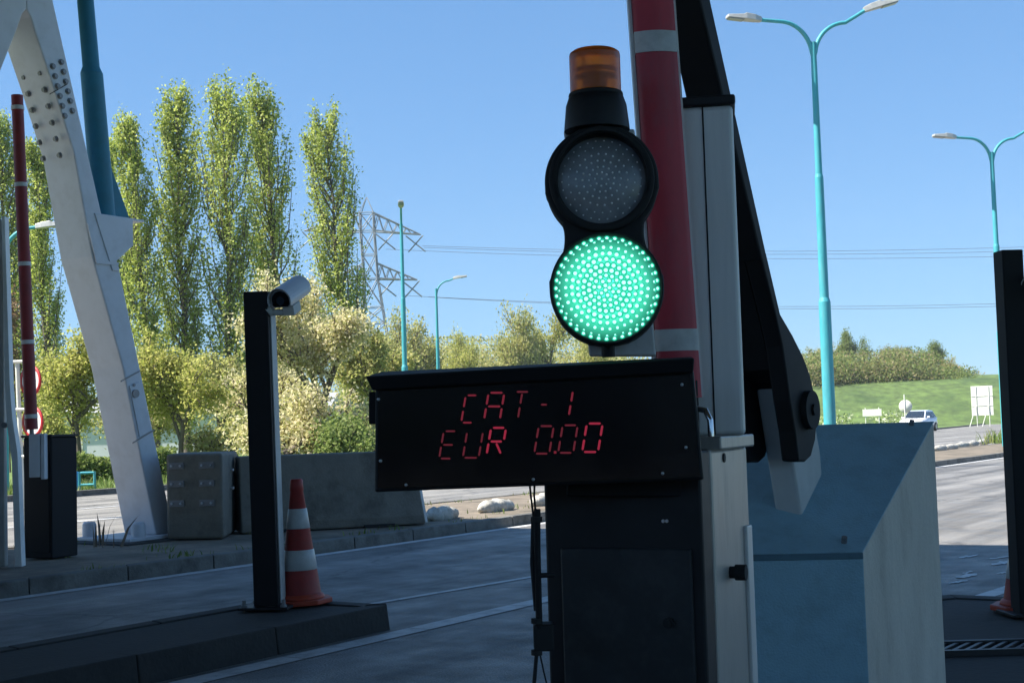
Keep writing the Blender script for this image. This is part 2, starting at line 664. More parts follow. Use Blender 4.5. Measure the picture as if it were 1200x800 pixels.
# ---- raised islands with kerb stones
def island(name, outline, h, top_mat, kerb_w=0.16, stone=0.9, kmat='kerb'):
    """outline: closed polygon in (across, along), anticlockwise"""
    n = len(outline)
    c = Vector((sum(p[0] for p in outline) / n, sum(p[1] for p in outline) / n, 0))
    pts = [Vector((a, l, 0)) for a, l in outline]
    # inner polygon by edge offsets
    inner = []
    for i in range(n):
        p0, p1, p2 = pts[i - 1], pts[i], pts[(i + 1) % n]
        e0 = (p1 - p0).normalized()
        e1 = (p2 - p1).normalized()
        n0 = Vector((-e0.y, e0.x, 0))
        n1 = Vector((-e1.y, e1.x, 0))
        k = (n0 + n1)
        k = k / max(0.3, k.dot(n0))
        inner.append(p1 + k * kerb_w)
    top = MB()
    top.add([(p.x, p.y, h - 0.012) for p in inner], [tuple(range(n))])
    t = road_obj(top, name, top_mat)
    ks = MB()
    for i in range(n):
        p0, p1 = pts[i], pts[(i + 1) % n]
        q0, q1 = inner[i], inner[(i + 1) % n]
        L = (p1 - p0).length
        m = max(1, round(L / stone))
        for j in range(m):
            g0 = 0.004 / L
            a, b = j / m + (g0 if j else 0), (j + 1) / m - (g0 if j < m - 1 else 0)
            A, B, C, D = p0.lerp(p1, a), p0.lerp(p1, b), q0.lerp(q1, b), q0.lerp(q1, a)
            dz = random.uniform(-0.004, 0.004)
            ins = 0.02
            nrm = (D - A).normalized() * ins
            ks.hexa([(A.x, A.y, -0.02), (B.x, B.y, -0.02), (C.x, C.y, -0.02), (D.x, D.y, -0.02)],
                    [(A.x + nrm.x, A.y + nrm.y, h + dz), (B.x + nrm.x, B.y + nrm.y, h + dz), (C.x, C.y, h + dz),
                     (D.x, D.y, h + dz)])
    road_obj(ks, 'kerb', kmat, 0.012)
    return t


HI = 0.15
KB = ra(455, 738)
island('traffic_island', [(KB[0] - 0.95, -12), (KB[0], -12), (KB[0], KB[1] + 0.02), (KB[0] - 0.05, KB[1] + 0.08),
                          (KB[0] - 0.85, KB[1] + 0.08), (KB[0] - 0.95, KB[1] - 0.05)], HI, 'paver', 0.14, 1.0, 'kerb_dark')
ISL2 = -9.15
island('pylon_island', [(-12.25, -14), (ISL2, -14), (ISL2, 58), (ISL2 - 0.8, 61), (-11.3, 61), (-12.25, 58)], 0.12, 'earth',
       0.16, 1.0, 'kerb')
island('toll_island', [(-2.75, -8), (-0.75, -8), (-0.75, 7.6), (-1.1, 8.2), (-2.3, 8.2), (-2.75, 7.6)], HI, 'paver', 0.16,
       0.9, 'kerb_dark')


# ------------------------------------------------------------------ leaves and trees
def leaves_mesh(name, P, size, m, rng, up=0.3, aspect=0.6):
    P = np.asarray(P, dtype=np.float32)
    n = len(P)
    nrm = rng.normal(size=(n, 3))
    nrm[:, 2] += up
    nrm /= np.linalg.norm(nrm, axis=1, keepdims=True)
    t = rng.normal(size=(n, 3))
    u = np.cross(nrm, t)
    u /= np.linalg.norm(u, axis=1, keepdims=True)
    v = np.cross(nrm, u)
    s = (size * rng.uniform(0.6, 1.3, size=(n, 1)))
    bend = nrm * s * 0.25
    V = np.empty((n, 4, 3), dtype=np.float32)
    V[:, 0] = P - u * s
    V[:, 1] = P + v * s * aspect + bend
    V[:, 2] = P + u * s
    V[:, 3] = P - v * s * aspect + bend
    me = bpy.data.meshes.new(name)
    me.vertices.add(4 * n)
    me.vertices.foreach_set('co', V.reshape(-1))
    me.loops.add(4 * n)
    me.loops.foreach_set('vertex_index', np.arange(4 * n, dtype=np.int32))
    me.polygons.add(n)
    me.polygons.foreach_set('loop_start', np.arange(0, 4 * n, 4, dtype=np.int32))
    me.polygons.foreach_set('loop_total', np.full(n, 4, dtype=np.int32))
    me.update()
    me.validate()
    me.materials.append(MATS[m])
    return me


def poplar_meshes(seed, H=20.0, W=2.6, n=19000, m='leaf_poplar'):
    rng = np.random.default_rng(seed)
    tr = MB()
    pts = [(0.12 * math.sin(k * 1.3 + seed), 0.12 * math.cos(k * 1.7 + seed), H * 0.93 * k / 9) for k in range(10)]
    tr.tube(pts, 0.24, 8, 0.03)
    P = []
    nl = 120
    per = n // nl
    for i in range(nl):
        f = 0.08 + 0.86 * (i + rng.uniform(0, 1)) / nl
        prof = (0.42 + 0.58 * math.sin(min(1, f / 0.5) * math.pi / 2)) * (1 - max(0, (f - 0.62) / 0.46) ** 1.4)
        R = W / 2 * max(0.10, prof) * rng.uniform(0.6, 1.15)
        az = rng.uniform(0, 2 * math.pi)
        L = R / math.sin(rad(rng.uniform(16, 26)))
        L = min(L, (1.0 - f) * H + 0.6)
        z0 = f * H - 0.3 * L
        p0 = np.array([0, 0, z0])
        d = np.array([math.cos(az), math.sin(az), 0])
        end = p0 + d * R + np.array([0, 0, L * 0.95])
        mid = p0 + d * R * 0.68 + np.array([0, 0, L * 0.38])
        end[2] = min(end[2], H)
        if z0 > 0.5:
            tr.tube([p0, mid, end], 0.05, 4, 0.012)
        k = int(per * rng.uniform(0.35, 1.6))
        t = rng.uniform(0.12, 1.05, size=(k, 1)) ** 0.8
        Q = p0 * (1 - t) ** 2 + 2 * mid * t * (1 - t) + end * t ** 2
        # little side sprays
        sp = rng.integers(0, 9, size=k)
        offs = rng.normal(size=(9, 3)) * 0.16
        Q = Q + offs[sp] + rng.normal(size=(k, 3)) * np.array([0.13, 0.13, 0.22])
        P.append(Q)
    P = np.concatenate(P)
    P = P[(P[:, 2] > 1.0)]
    return tr, leaves_mesh('crown', P, 0.088, m, rng, 0.2)


def broad_meshes(seed, H, W, n, m, leaf=0.09, trunk_h=0.28, r0=0.13, up=0.35, spread=0.16, levels=4, droop=0.0):
    """recursive limbs; the leaves sit in sprays round the outer twigs"""
    rng = np.random.default_rng(seed)
    tr = MB()
    tips = []

    def branch(p, d, L, r, lev):
        steps = 3
        pts = [p]
        q = np.array(p)
        for k in range(steps):
            d = d + rng.normal(size=3) * 0.12
            d[2] += 0.06 - droop * (levels - lev == 0)
            d = d / np.linalg.norm(d)
            q = q + d * L / steps
            pts.append(q.copy())
            if lev <= 2:
                tips.append(q.copy())
        tr.tube(pts, r, 6 if lev > 2 else 4, r * 0.62)
        if lev > 0:
            for c in range(rng.integers(3, 5)):
                nd = d + rng.normal(size=3) * np.array([0.75, 0.75, 0.42])
                nd /= np.linalg.norm(nd)
                st = pts[-1] if c < 2 else pts[rng.integers(1, len(pts))]
                branch(st, nd, L * rng.uniform(0.6, 0.82), r * 0.6, lev - 1)

    branch(np.array([0.0, 0, -0.1]), np.array([0, 0, 1.0]), trunk_h * H, r0, levels)
    T = np.array(tips)
    T0 = T.copy()
    # fit the crown into the wanted size
    ext = np.percentile(np.hypot(T[:, 0], T[:, 1]), 94)
    top = np.percentile(T[:, 2], 98)
    sx, sz = (W / 2) / ext, (H - 0.3) / top
    T[:, :2] *= sx
    T[:, 2] *= sz
    tr.v = [(x * sx, y * sx, z * sz) for x, y, z in tr.v]
    w_ = rng.uniform(0.15, 1.6, size=len(T))
    w_[rng.uniform(size=len(T)) < 0.12] = 0
    idx = rng.choice(len(T), size=n, p=w_ / w_.sum())
    P = T[idx] + rng.normal(size=(n, 3)) * spread
    P = P[P[:, 2] > 0.25]
    return tr, leaves_mesh('crown', P, leaf, m, rng, up)


def tree(name, meshes, loc, label, cat='tree', group=None, scale=(1, 1, 1), rz=0.0, lean=(0, 0)):
    tr, cm = meshes
    t = thing(name, loc, label, cat, rz, group)
    t.rotation_euler = (lean[0], lean[1], rz)
    t.scale = scale
    if isinstance(tr, MB):
        o = tr.build('trunk', 'bark', t)
        meshes[0] = o.data
    else:
        o = bpy.data.objects.new('trunk', tr)
        col.objects.link(o)
        o.parent = t
    c = bpy.data.objects.new('crown', cm)
    col.objects.link(c)
    c.parent = t
    return t


def yh(px):
    return 501 - 0.0297 * (px - 600)


POPS = [list(poplar_meshes(s, 20, w_)) for s, w_ in ((3, 2.7), (11, 2.3), (23, 3.1), (31, 2.7), (47, 2.5), (59, 2.7))]
YP = 72.0
pop_rows = [
    # top px, top py, base px, mesh, depth, label
    (-4, 118, 26, 4, 78, 'poplar furthest to the left, mostly behind the red boom and the pylon leg'),
    (40, 150, 62, 1, 74, 'poplar seen through the gap between red boom and pylon leg'),
    (122, 150, 152, 1, 80, 'poplar half hidden behind the teal post on the pylon bracket'),
    (146, 118, 186, 1, 70, 'slim leaning poplar immediately right of the teal post'),
    (205, 93, 219, 0, 72, 'poplar between the slim leaning one and the broadest one'),
    (262, 84, 272, 2, 71, 'broadest tallest poplar, directly above the black camera post'),
    (303, 84, 342, 3, 75, 'poplar whose crown touches the broadest poplar on its right side'),
    (376, 116, 420, 2, 70, 'lone poplar standing in front of the power pylon'),
]
for i, (xt, yt, xb, mi, Y, lab) in enumerate(pop_rows):
    base = ground_at(xb, Y, 0)
    Hh = 1.2 + (yh(xt) - yt) / FPX * Y
    top = at_y(xt, yt, Y)
    ly = math.atan2(top.x - base.x, Hh)
    s = Hh / 20.0
    tree('poplar_tree', POPS[mi], base, lab, 'poplar', 'row of tall poplars', (s * random.uniform(0.92, 1.08),) * 2 + (s,), random.uniform(0, 6.28) if False else i * 1.9, (0, 0))
    o = bpy.context.scene.objects[-1] if False else None
    t = [x for x in col.objects if x.get('label') == lab][0]
    t.rotation_mode = 'QUATERNION'
    t.rotation_quaternion = Matrix.Rotation(ly, 3, 'Y').to_quaternion() @ Matrix.Rotation(i * 1.9, 3, 'Z').to_quaternion()

# broad-leaved trees behind the side road
broad = [
    # name, px, depth, top px y, width px, material, count, label
    ('leafy_tree', 97, 46, 392, 118, 'leaf_yellow', 9000, 'small yellow green tree with a forked trunk left of the pylon leg', 0.28),
    ('leafy_tree', 214, 46, 405, 130, 'leaf_yellow', 9000, 'small yellow green tree above the bolted concrete block', 0.28),
    ('flowering_tree', 368, 45, 328, 165, 'leaf_cream', 19000, 'cream flowering tree right of the camera post, above the concrete barrier', 0.14),
    ('flowering_tree', 300, 52, 410, 110, 'leaf_cream', 7000, 'lower cream flowering tree directly behind the black camera post', 0.16),
    ('leafy_tree', 452, 60, 388, 110, 'leaf_olive', 8000, 'olive green tree standing at the foot of the power pylon', 0.14),
    ('rust_tree', 12, 56, 345, 40, 'leaf_rust', 2500, 'rust tinted young tree left of the red boom', 0.2),
    ('leafy_tree', 165, 58, 420, 100, 'leaf_yellow', 6000, 'yellow green tree partly hidden by the pylon leg', 0.2),
    ('leafy_tree', 258, 60, 415, 100, 'leaf_olive', 6000, 'olive tree left of the black camera post behind the small one', 0.2),
]
for i, (nm, px, Y, yt, wp, m, n, lab, th) in enumerate(broad):
    H = 1.2 + (yh(px) - yt) / FPX * Y
    W = wp / FPX * Y
    tree(nm, list(broad_meshes(40 + i, H, W, int(n * 1.35), m, leaf=0.062 * Y / 46, trunk_h=th, r0=0.11, spread=0.20)), ground_at(px, Y), lab,
         'tree', 'broad leaved trees behind the side road', rz=i * 1.1)

# shrubs and hedge behind the side road
shr = [('shrub', 25, 52, 470, 110, 'leaf_yellow', 'yellow green shrub behind the round signs'),
       ('shrub', 150, 56, 470, 110, 'leaf_olive', 'shrub filling the gap under the tree by the pylon leg'),
       ('shrub', 262, 48, 486, 110, 'leaf_olive', 'shrub left of the camera post above the barrier'),
       ('shrub', 330, 42, 484, 110, 'leaf_cream', 'cream shrub above the barrier next to the camera post'),
       ('shrub', 412, 42, 488, 90, 'leaf_green', 'dark green shrub touching the left edge of the display'),
       ('shrub', 470, 50, 470, 110, 'leaf_olive', 'shrub hidden mostly behind the display')]
for i, (nm, px, Y, yt, wp, m, lab) in enumerate(shr):
    if 'hidden mostly' in lab:
        continue
    H = 1.2 + (yh(px) - yt) / FPX * Y
    W = wp / FPX * Y
    tr, cm = broad_meshes(70 + i, H, W, 5200, m, leaf=0.07, trunk_h=0.12, r0=0.05, spread=0.26)
    tree(nm, [tr, cm], ground_at(px, Y), lab, 'shrub', 'shrubs behind the side road', rz=i)

rngh = np.random.default_rng(5)


def hedge(name, p0, p1, wd, h, n, m, label):
    d = (p1 - p0)
    L = d.length
    t = rngh.uniform(0, 1, n)
    s = rngh.uniform(-0.5, 0.5, n)
    z = rngh.uniform(0, 1, n) ** 0.8
    sx = d.normalized()
    sy = Vector((-sx.y, sx.x, 0))
    hh = h * (1 + 0.12 * np.sin(t * L * 2.1) + 0.08 * np.sin(t * L * 5.3))
    P = np.stack([t * L, s * wd * (1 - 0.25 * z), z * hh], 1) + rngh.normal(size=(n, 3)) * 0.04
    th = thing(name, p0, label, 'hedge', math.atan2(sx.y, sx.x))
    me = leaves_mesh('foliage', P, 0.06, m, rngh, 0.3)
    o = bpy.data.objects.new('foliage', me)
    col.objects.link(o)
    o.parent = th
    for k in range(int(L / 0.5)):
        st = MB()
        x = 0.25 + k * 0.5
        st.tube([(x, 0, -0.03), (x + random.uniform(-.1, .1), random.uniform(-.1, .1), h * 0.7)], 0.02, 5, 0.01)
        st.build('stem', 'bark', th)
    return th


hedge('clipped_hedge', ground_at(36, 40), ground_at(205, 41), 0.8, 0.75, 9000, 'leaf_green',
      'low clipped green hedge on the verge behind the pylon leg')

# weeds and grass
def blades(name, spots, h, label, m='grass_blade'):
    rng = np.random.default_rng(len(spots))
    V, F = [], []
    for (x, y, z) in spots:
        a = rng.uniform(0, 6.28)
        hh = h * rng.uniform(0.4, 1.2)
        wv = 0.012 * rng.uniform(0.6, 1.4) * (hh / 0.2) ** 0.5
        lx, ly = rng.normal(size=2) * hh * 0.35
        dx, dy = math.cos(a) * wv, math.sin(a) * wv
        o = len(V)
        V += [(x - dx, y - dy, z), (x + dx, y + dy, z), (x + lx * 0.4 + dx * .7, y + ly * 0.4 + dy * .7, z + hh * 0.6),
              (x + lx * 0.4 - dx * .7, y + ly * 0.4 - dy * .7, z + hh * 0.6), (x + lx, y + ly, z + hh)]
        F += [(o, o + 1, o + 2, o + 3), (o + 3, o + 2, o + 4)]
    mb = MB()
    mb.add(V, F)
    me = bpy.data.meshes.new(name)
    me.from_pydata(V, [], F)
    me.materials.append(MATS[m])
    ob = bpy.data.objects.new(name, me)
    col.objects.link(ob)
    return tag(ob, label, 'grass', kind='stuff')


rg = random.Random(3)
sp = []
for _ in range(90):   # tufts on the pylon island
    a, l = rg.uniform(-12.0, -9.4), rg.uniform(5, 30)
    if rg.random() < 0.55:
        a = rg.choice([-9.42, -11.95]) + rg.gauss(0, 0.08)
    for k in range(rg.randint(5, 16)):
        q = road(a + rg.gauss(0, 0.09), l + rg.gauss(0, 0.12))
        sp.append((q.x, q.y, 0.105))
blades('island_grass', sp, 0.065, 'short dry grass tufts on the pylon island')
sp = []
for _ in range(14000):
    q = ground_at(rg.uniform(-40, 480), 30)
    l = rg.uniform(12, 42)
    q = road(-24.3 - abs(rg.gauss(0, 3.5)), l)
    sp.append((q.x, q.y, -0.03))
blades('verge_grass', sp, 0.22, 'uncut grass on the verge beyond the side road')

# ------------------------------------------------------------------ far background
FAR = [list(broad_meshes(90 + k, 10, 8, 10000, m, leaf=0.15, trunk_h=0.16, r0=0.2, spread=0.5))
       for k, m in enumerate(('leaf_olive', 'leaf_yellow', 'leaf_green', 'leaf_scrub'))]
far_trees = [
    (446, 150, 400, 75, 0, 'far olive tree just left of the tall armless lamp post'),
    (497, 150, 374, 78, 0, 'far tree between the tall lamp post and the single arm lamp'),
    (538, 150, 396, 55, 1, 'far yellowish tree just right of the single arm lamp'),
    (600, 150, 366, 70, 0, 'tallest of the far trees above the middle of the display'),
    (648, 155, 376, 66, 1, 'far tree just left of the green signal'),
    (690, 160, 392, 60, 1, 'far pale tree half hidden behind the green signal'),
]
for i, (px, Y, yt, wp, mi, lab) in enumerate(far_trees):
    H = 1.2 + (yh(px) - yt) / FPX * Y
    W = wp / FPX * Y
    tree('far_tree', FAR[mi], ground_at(px, Y), lab, 'tree', 'far trees behind the display', (W / 8, W / 8, H / 10), i * 2.1)

rf = np.random.default_rng(21)
Pf = []
for k in range(110):
    px = rf.uniform(405, 745)
    Y = rf.uniform(158, 185)
    hz = 1.2 + (yh(px) - rf.uniform(396, 432)) / FPX * Y
    b = ground_at(px, Y, 0)
    n = 1100
    P = np.clip(rf.normal(size=(n, 3)), -1.8, 1.8) * np.array([1.9, 1.6, hz * 0.26]) + np.array([b.x, b.y, hz * 0.55])
    Pf.append(P)
Pf = np.concatenate(Pf)
Pf = Pf[Pf[:, 2] > 0.2]
fw = bpy.data.objects.new('far_wood', leaves_mesh('far_wood', Pf, 0.17, 'leaf_olive', rf, 0.3))
col.objects.link(fw)
tag(fw, 'pale green far wood running along behind the display', 'wood', kind='stuff')

# embankment on the right: a long bank with a wood on its crest
TOE, CREST = [], []
bk = MB()
nb = 32
rb = random.Random(12)
grid = []
for i in range(nb):
    t = i / (nb - 1)
    X = -32 + t * 282
    Y0 = 150 - 0.02 * (X - 20) + 3 * math.sin(i * 1.1)
    prof = [(0, -0.4), (6, 0.9), (14, 3.2), (24, 5.4), (34, 6.3), (60, 6.4), (100, 3.0), (150, -0.5)]
    hs = max(0.0, min(1.0, (X + 30) / 58)) if X < 78 else 1.0 - 0.12 * min(1, (X - 78) / 60)
    grid.append([(X, Y0 + y, (z * hs + rb.uniform(-0.25, 0.25)) if z > 0 else z) for y, z in prof])
vs = [p for r_ in grid for p in r_]
m_ = len(grid[0])
fs = [(i * m_ + j, (i + 1) * m_ + j, (i + 1) * m_ + j + 1, i * m_ + j + 1) for i in range(nb - 1) for j in range(m_ - 1)]
bk.add(vs, fs, True)
tag(bk.build('embankment', 'bank_grass'), kind='structure')

# the wood: distinct trees as things, the scrub between as one mass
rw = np.random.default_rng(8)
Pw = []
for k in range(210):
    px = rw.uniform(935, 1128)
    t = (px - 935) / 193
    Y = rw.uniform(176, 192)
    hz = 5.6 + rw.uniform(1.0, 4.2) * (1 - 0.75 * max(0, (t - 0.72) / 0.28))
    b = ground_at(px, Y, 5.6)
    n = 330
    P = np.clip(rw.normal(size=(n, 3)), -1.7, 1.7) * np.array([1.6, 1.6, (hz - 5.4) * 0.34]) + np.array([b.x, b.y, 5.6 + (hz - 5.6) * 0.5])
    Pw.append(P)
Pg = np.concatenate(Pw[::3])
Pg = Pg[Pg[:, 2] > 4.5]
scg = bpy.data.objects.new('scrub_wood', leaves_mesh('scrub_wood', Pg, 0.17, 'leaf_green', rw, 0.3))
col.objects.link(scg)
tag(scg, 'fresh green bushes mixed into the brownish scrub on the embankment', 'wood', kind='stuff')
Pw = np.concatenate([p_ for k_, p_ in enumerate(Pw) if k_ % 3])
Pw = Pw[Pw[:, 2] > 4.5]
scb = bpy.data.objects.new('scrub_wood', leaves_mesh('scrub_wood', Pw, 0.17, 'leaf_scrub', rw, 0.3))
col.objects.link(scb)
tag(scb, 'brownish green scrub covering the crest of the grass embankment', 'wood', kind='stuff')
bank_trees = [
    (1008, 186, 390, 36, 2, 'tallest green tree on the embankment crest right of the teal lamp'),
    (985, 188, 404, 34, 0, 'brownish tree on the crest close to the teal lamp pole'),
    (1085, 186, 404, 40, 2, 'dark green tree above the white car on the embankment'),
    (1110, 184, 421, 26, 0, 'last small tree at the right end of the embankment wood'),
    (1045, 187, 408, 46, 3, 'pale tree in the middle of the embankment wood'),
    (955, 188, 410, 34, 0, 'tree on the crest between the black pivot and the teal lamp'),
]
for i, (px, Y, yt, wp, mi, lab) in enumerate(bank_trees):
    zt = 1.2 + (yh(px) - yt) / FPX * Y
    H = zt - 5.5
    W = wp / FPX * Y
    tree('bank_tree', FAR[mi], ground_at(px, Y, 5.5), lab, 'tree', 'trees on the embankment', (W / 8, W / 8, H / 10), i * 1.3)
# white flowering cow parsley at the foot of the bank
Pw = []
for k in range(85):
    px = rw.choice([945, 962, 978, 1045]) + rw.normal() * 8
    Y = rw.uniform(112, 140)
    b = ground_at(px, Y, 0)
    n = 26
    top = rw.uniform(0.7, 1.7)
    Pw.append(rw.normal(size=(n, 3)) * np.array([0.5, 0.4, 0.3]) + np.array([b.x, b.y, top * 0.7]))
Pw = np.concatenate(Pw)
cp = bpy.data.objects.new('cow_parsley', leaves_mesh('cow_parsley', Pw, 0.16, 'umbel', rw, 1.0))
col.objects.link(cp)
tag(cp, 'white flowering cow parsley along the foot of the embankment', 'wildflowers', kind='stuff')

# pale shed glimpsed between the trunks
wh = thing('pale_shed', ground_at(225, 95), 'long pale shed glimpsed between the tree trunks above the concrete block', 'building')
b = MB()
b.box((0, 0, 1.5), (20, 8, 3.0))
b.build('wall', 'wall_pale', wh)
b = MB()
b.prism([(-10.3, -4.4, 3.0), (-10.3, 4.4, 3.0), (-10.3, 0, 4.0)], (20.6, 0, 0))
b.build('roof', 'lamp_grey', wh)
for k in range(4):
    b = MB()
    b.box((-7.5 + k * 5, -4.02, 1.2), (2.4, 0.08, 2.4))
    b.build('roller_door', 'sign_back', wh)

# ------------------------------------------------------------------ power pylon and cables
YPY = 300.0
pc = ground_at(449, YPY)           # foot of the tower


def pz(px, py):
    return at_y(px, py, YPY)


py_ = thing('power_pylon', pc, 'grey lattice power pylon with two crossarms behind the lone poplar', 'pylon')
inv = Matrix.Translation(-pc)


def P3(px, py, dy=0.0):
    q = pz(px, py)
    return Vector((q.x - pc.x, dy, q.z))


H1 = pz(430, 250).z
Hn = pz(430, 271).z
Hl = pz(432, 327).z
Hl2 = pz(432, 309).z
bt = MB()


def half(z):
    """half width of the tower body at height z"""
    return 4.6 + (1.5 - 4.6) * min(1, z / Hl) if z < Hl else 1.5


xc = P3(431, 290).x


def xcen(z):
    return xc * min(1, z / Hn)


lv = [0, 6, 11.5, 16.5, 21, 25, 28.5, Hl, (Hl + Hn) / 2, Hn, H1]
cor = lambda z, sx, sy: Vector((xcen(z) + sx * half(z), sy * half(z), z))
for sx in (-1, 1):
    for sy in (-1, 1):
        for z0, z1 in zip(lv[:-1], lv[1:]):
            bt.bar(cor(z0, sx, sy), cor(z1, sx, sy), 0.36)
for z0, z1 in zip(lv[:-1], lv[1:]):
    for sy in (-1, 1):
        bt.bar(cor(z0, -1, sy), cor(z1, 1, sy), 0.22)
        bt.bar(cor(z0, 1, sy), cor(z1, -1, sy), 0.22)
        bt.bar(cor(z1, -1, sy), cor(z1, 1, sy), 0.22)
        bt.bar(cor(z0, sy, -1), cor(z1, sy, 1), 0.22)
pk = Vector((xcen(H1), 0, H1 + 3.6))
for sx in (-1, 1):
    for sy in (-1, 1):
        bt.bar(cor(H1, sx, sy), pk, 0.25)
bt.build('tower', 'pylon_steel', py_)


def arm(sgn, zlow, zup, reach, zt):
    b = MB()
    x0 = xcen(zlow)
    tip = Vector((x0 + sgn * reach, 0, zt))
    for sy in (-1, 1):
        lo = Vector((x0 + sgn * half(zlow), sy * 1.5, zlow))
        up = Vector((x0 + sgn * half(zlow), sy * 1.5, zup))
        b.bar(lo, tip, 0.34)
        b.bar(up, tip, 0.28)
        n = 5
        for k in range(n):
            a0 = lo.lerp(tip, k / n)
            a1 = up.lerp(tip, (k + 0.5) / n)
            a2 = lo.lerp(tip, (k + 1) / n)
            b.bar(a0, a1, 0.2)
            b.bar(a1, a2, 0.2)
    b.build('crossarm', 'pylon_steel', py_)
    for f in (0.42, 0.98):
        a = Vector((x0 + sgn * (reach * f - 1.6), 0, zlow + (zt - zlow) * f - 0.2))
        for k in (-1, 1):
            dx = k * 1.9
            ins = MB()
            ins.bar(a + Vector((-dx + sgn * 0.4, 0, 0)), a + Vector((dx + sgn * 0.9, 0, -3.6)), 0.3)
            ins.build('insulator', 'pylon_steel', py_)


arm(1, Hn, H1, 11.8, P3(493, 275).z)
arm(-1, Hn, H1, 14.0, P3(370, 270).z)
arm(1, Hl, Hl2, 10.2, P3(485, 328).z)
arm(-1, Hl, Hl2, 10.2, P3(485, 328).z)


def cable(name, pts, Y0, Y1, label, r=0.045):
    P = []
    xs = [p[0] for p in pts]
    for k in range(41):
        x = xs[0] + (xs[-1] - xs[0]) * k / 40
        # quadratic through three points
        (x0, y0), (x1, y1), (x2, y2) = pts
        y = (y0 * (x - x1) * (x - x2) / ((x0 - x1) * (x0 - x2)) + y1 * (x - x0) * (x - x2) / ((x1 - x0) * (x1 - x2))
             + y2 * (x - x0) * (x - x1) / ((x2 - x0) * (x2 - x1)))
        P.append(at_y(x, y, Y0 + (Y1 - Y0) * k / 40))
    b = MB()
    b.tube(P, r, 5)
    return tag(b.build(name, 'cable'), label, 'cable', 'overhead power cables')


cable('power_cable', [(452, 292), (890, 303), (1300, 297)], 298, 305, 'lower of the three high cables across the sky')
cable('power_cable', [(497, 290), (890, 298), (1300, 291)], 300, 308, 'middle one of the three high cables across the sky')
cable('power_cable', [(495, 288), (890, 294.5), (1300, 286)], 302, 311, 'uppermost cable from the tip of the top crossarm')
cable('power_cable', [(502, 348), (890, 361.5), (1300, 354)], 300, 306, 'lower cable of the pair hung from the bottom crossarm')
cable('power_cable', [(470, 346), (890, 359), (1300, 351)], 302, 308, 'upper cable of the pair hung from the bottom crossarm')


# ------------------------------------------------------------------ street lamps
def lamp(px, Y, H, arms, label, sec=True):
    """arms: list of signed reaches; 0 points at the camera"""
    base = ground_at(px, Y)
    t = thing('street_lamp', base, label, 'street lamp', 0, 'teal street lamps')
    b = MB()
    for (ra_, za), (rb_, zb_c) in (((0.14, 0.0), (0.135, 0.39 * H)), ((0.135, 0.39 * H), (0.105, 0.40 * H)),
                                  ((0.105, 0.40 * H), (0.098, 0.68 * H)), ((0.098, 0.68 * H), (0.08, 0.688 * H)),
                                  ((0.08, 0.688 * H), (0.066, H))):
        b.cyl((0, 0, za), (0, 0, zb_c), ra_, rb_, 18, False)
    b.cyl((0, 0, 0.9), (0, 0, 0.902), 0.143, n=18)
    b.build('pole', 'teal_paint', t)
    for (dx, dy, rise) in arms:
        L = math.hypot(dx, dy)
        ux, uy = dx / L, dy / L
        prof = [(0, -0.30)]
        for q_ in range(1, 13):
            a_ = math.pi / 2 * q_ / 12
            prof.append((0.75 * (1 - math.cos(a_)) + 0.03, -0.30 + 0.80 * math.sin(a_)))
        prof += [((0.78 + L) / 2, 0.50 + rise * 0.5), (L, 0.50 + rise)]
        b = MB()
        b.tube([(ux * x, uy * x, H + z - 0.05) for x, z in prof], 0.055, 8, 0.045)
        ao = b.build('lamp_arm', 'teal_paint', t)
        z = H + 0.45 + rise
        hd = MB()
        c = math.atan2(rise, L) + 0.06
        Rm = Matrix.Rotation(math.atan2(uy, ux), 3, 'Z') @ Matrix.Rotation(-c, 3, 'Y')
        o0 = Vector((ux * L, uy * L, z))
        pr = [(-0.05, 0.06, 0.07), (0.12, 0.11, 0.10), (0.34, 0.13, 0.11), (0.40, 0.13, 0.075), (0.78, 0.11, 0.03)]
        vs, fs = [], []
        for x, hw, hh in pr:
            for yy, zz in ((-hw, -0.045), (hw, -0.045), (hw * 0.75, hh), (-hw * 0.75, hh)):
                vs.append(o0 + Rm @ Vector((x, yy, zz)))
        for k in range(len(pr) - 1):
            for i in range(4):
                fs.append((k * 4 + i, k * 4 + (i + 1) % 4, (k + 1) * 4 + (i + 1) % 4, (k + 1) * 4 + i))
        fs += [(3, 2, 1, 0), tuple(range(len(vs) - 4, len(vs)))]
        hd.add(vs, fs)
        ho = hd.build('lamp_head', 'lamp_grey', t, 0.012)
        gl = MB()
        gl.box(o0 + Rm @ Vector((0.57, 0, -0.056)), (0.36, 0.19, 0.02), Rm)
        gl.build('lamp_glass', 'lamp_glass', ho)
    return t


YL = 31.0
H965 = 1.2 + (yh(957) - 44) / FPX * YL
lamp(975, YL, H965, [(-1.28, -0.3, 0.02), (1.28, 0.1, 0.30)], 'large teal double arm lamp above the blue plinth')
H1172 = 1.2 + (yh(1170) - 176) / FPX * 45
lamp(1180, 45, H1172, [(-1.3, -0.3, 0.02), (1.3, 0.1, 0.30)], 'smaller double arm teal lamp above the black post on the right')
H470 = 1.2 + (yh(467) - 262) / FPX * 57
lamp(477, 57, H470, [(0.1, -1.2, 0.1)], 'tall teal lamp without visible arm in front of the pylon')
H515 = 1.2 + (yh(515) - 338) / FPX * 79
lamp(516, 79, H515, [(1.05, 0.0, 0.12)], 'single arm teal lamp right of the armless tall lamp')
hl = 1.2 + (yh(5) - 288) / FPX * 34
lamp(4, 34, hl, [(0.9, 0.0, 0.02)], 'teal lamp whose arm reaches behind the left red boom')

# ------------------------------------------------------------------ A-shaped pylon leg on the island
AC = -11.35


def ap(px, py, a=AC):
    p = at_across(px, py, a)
    return along(p), p.z


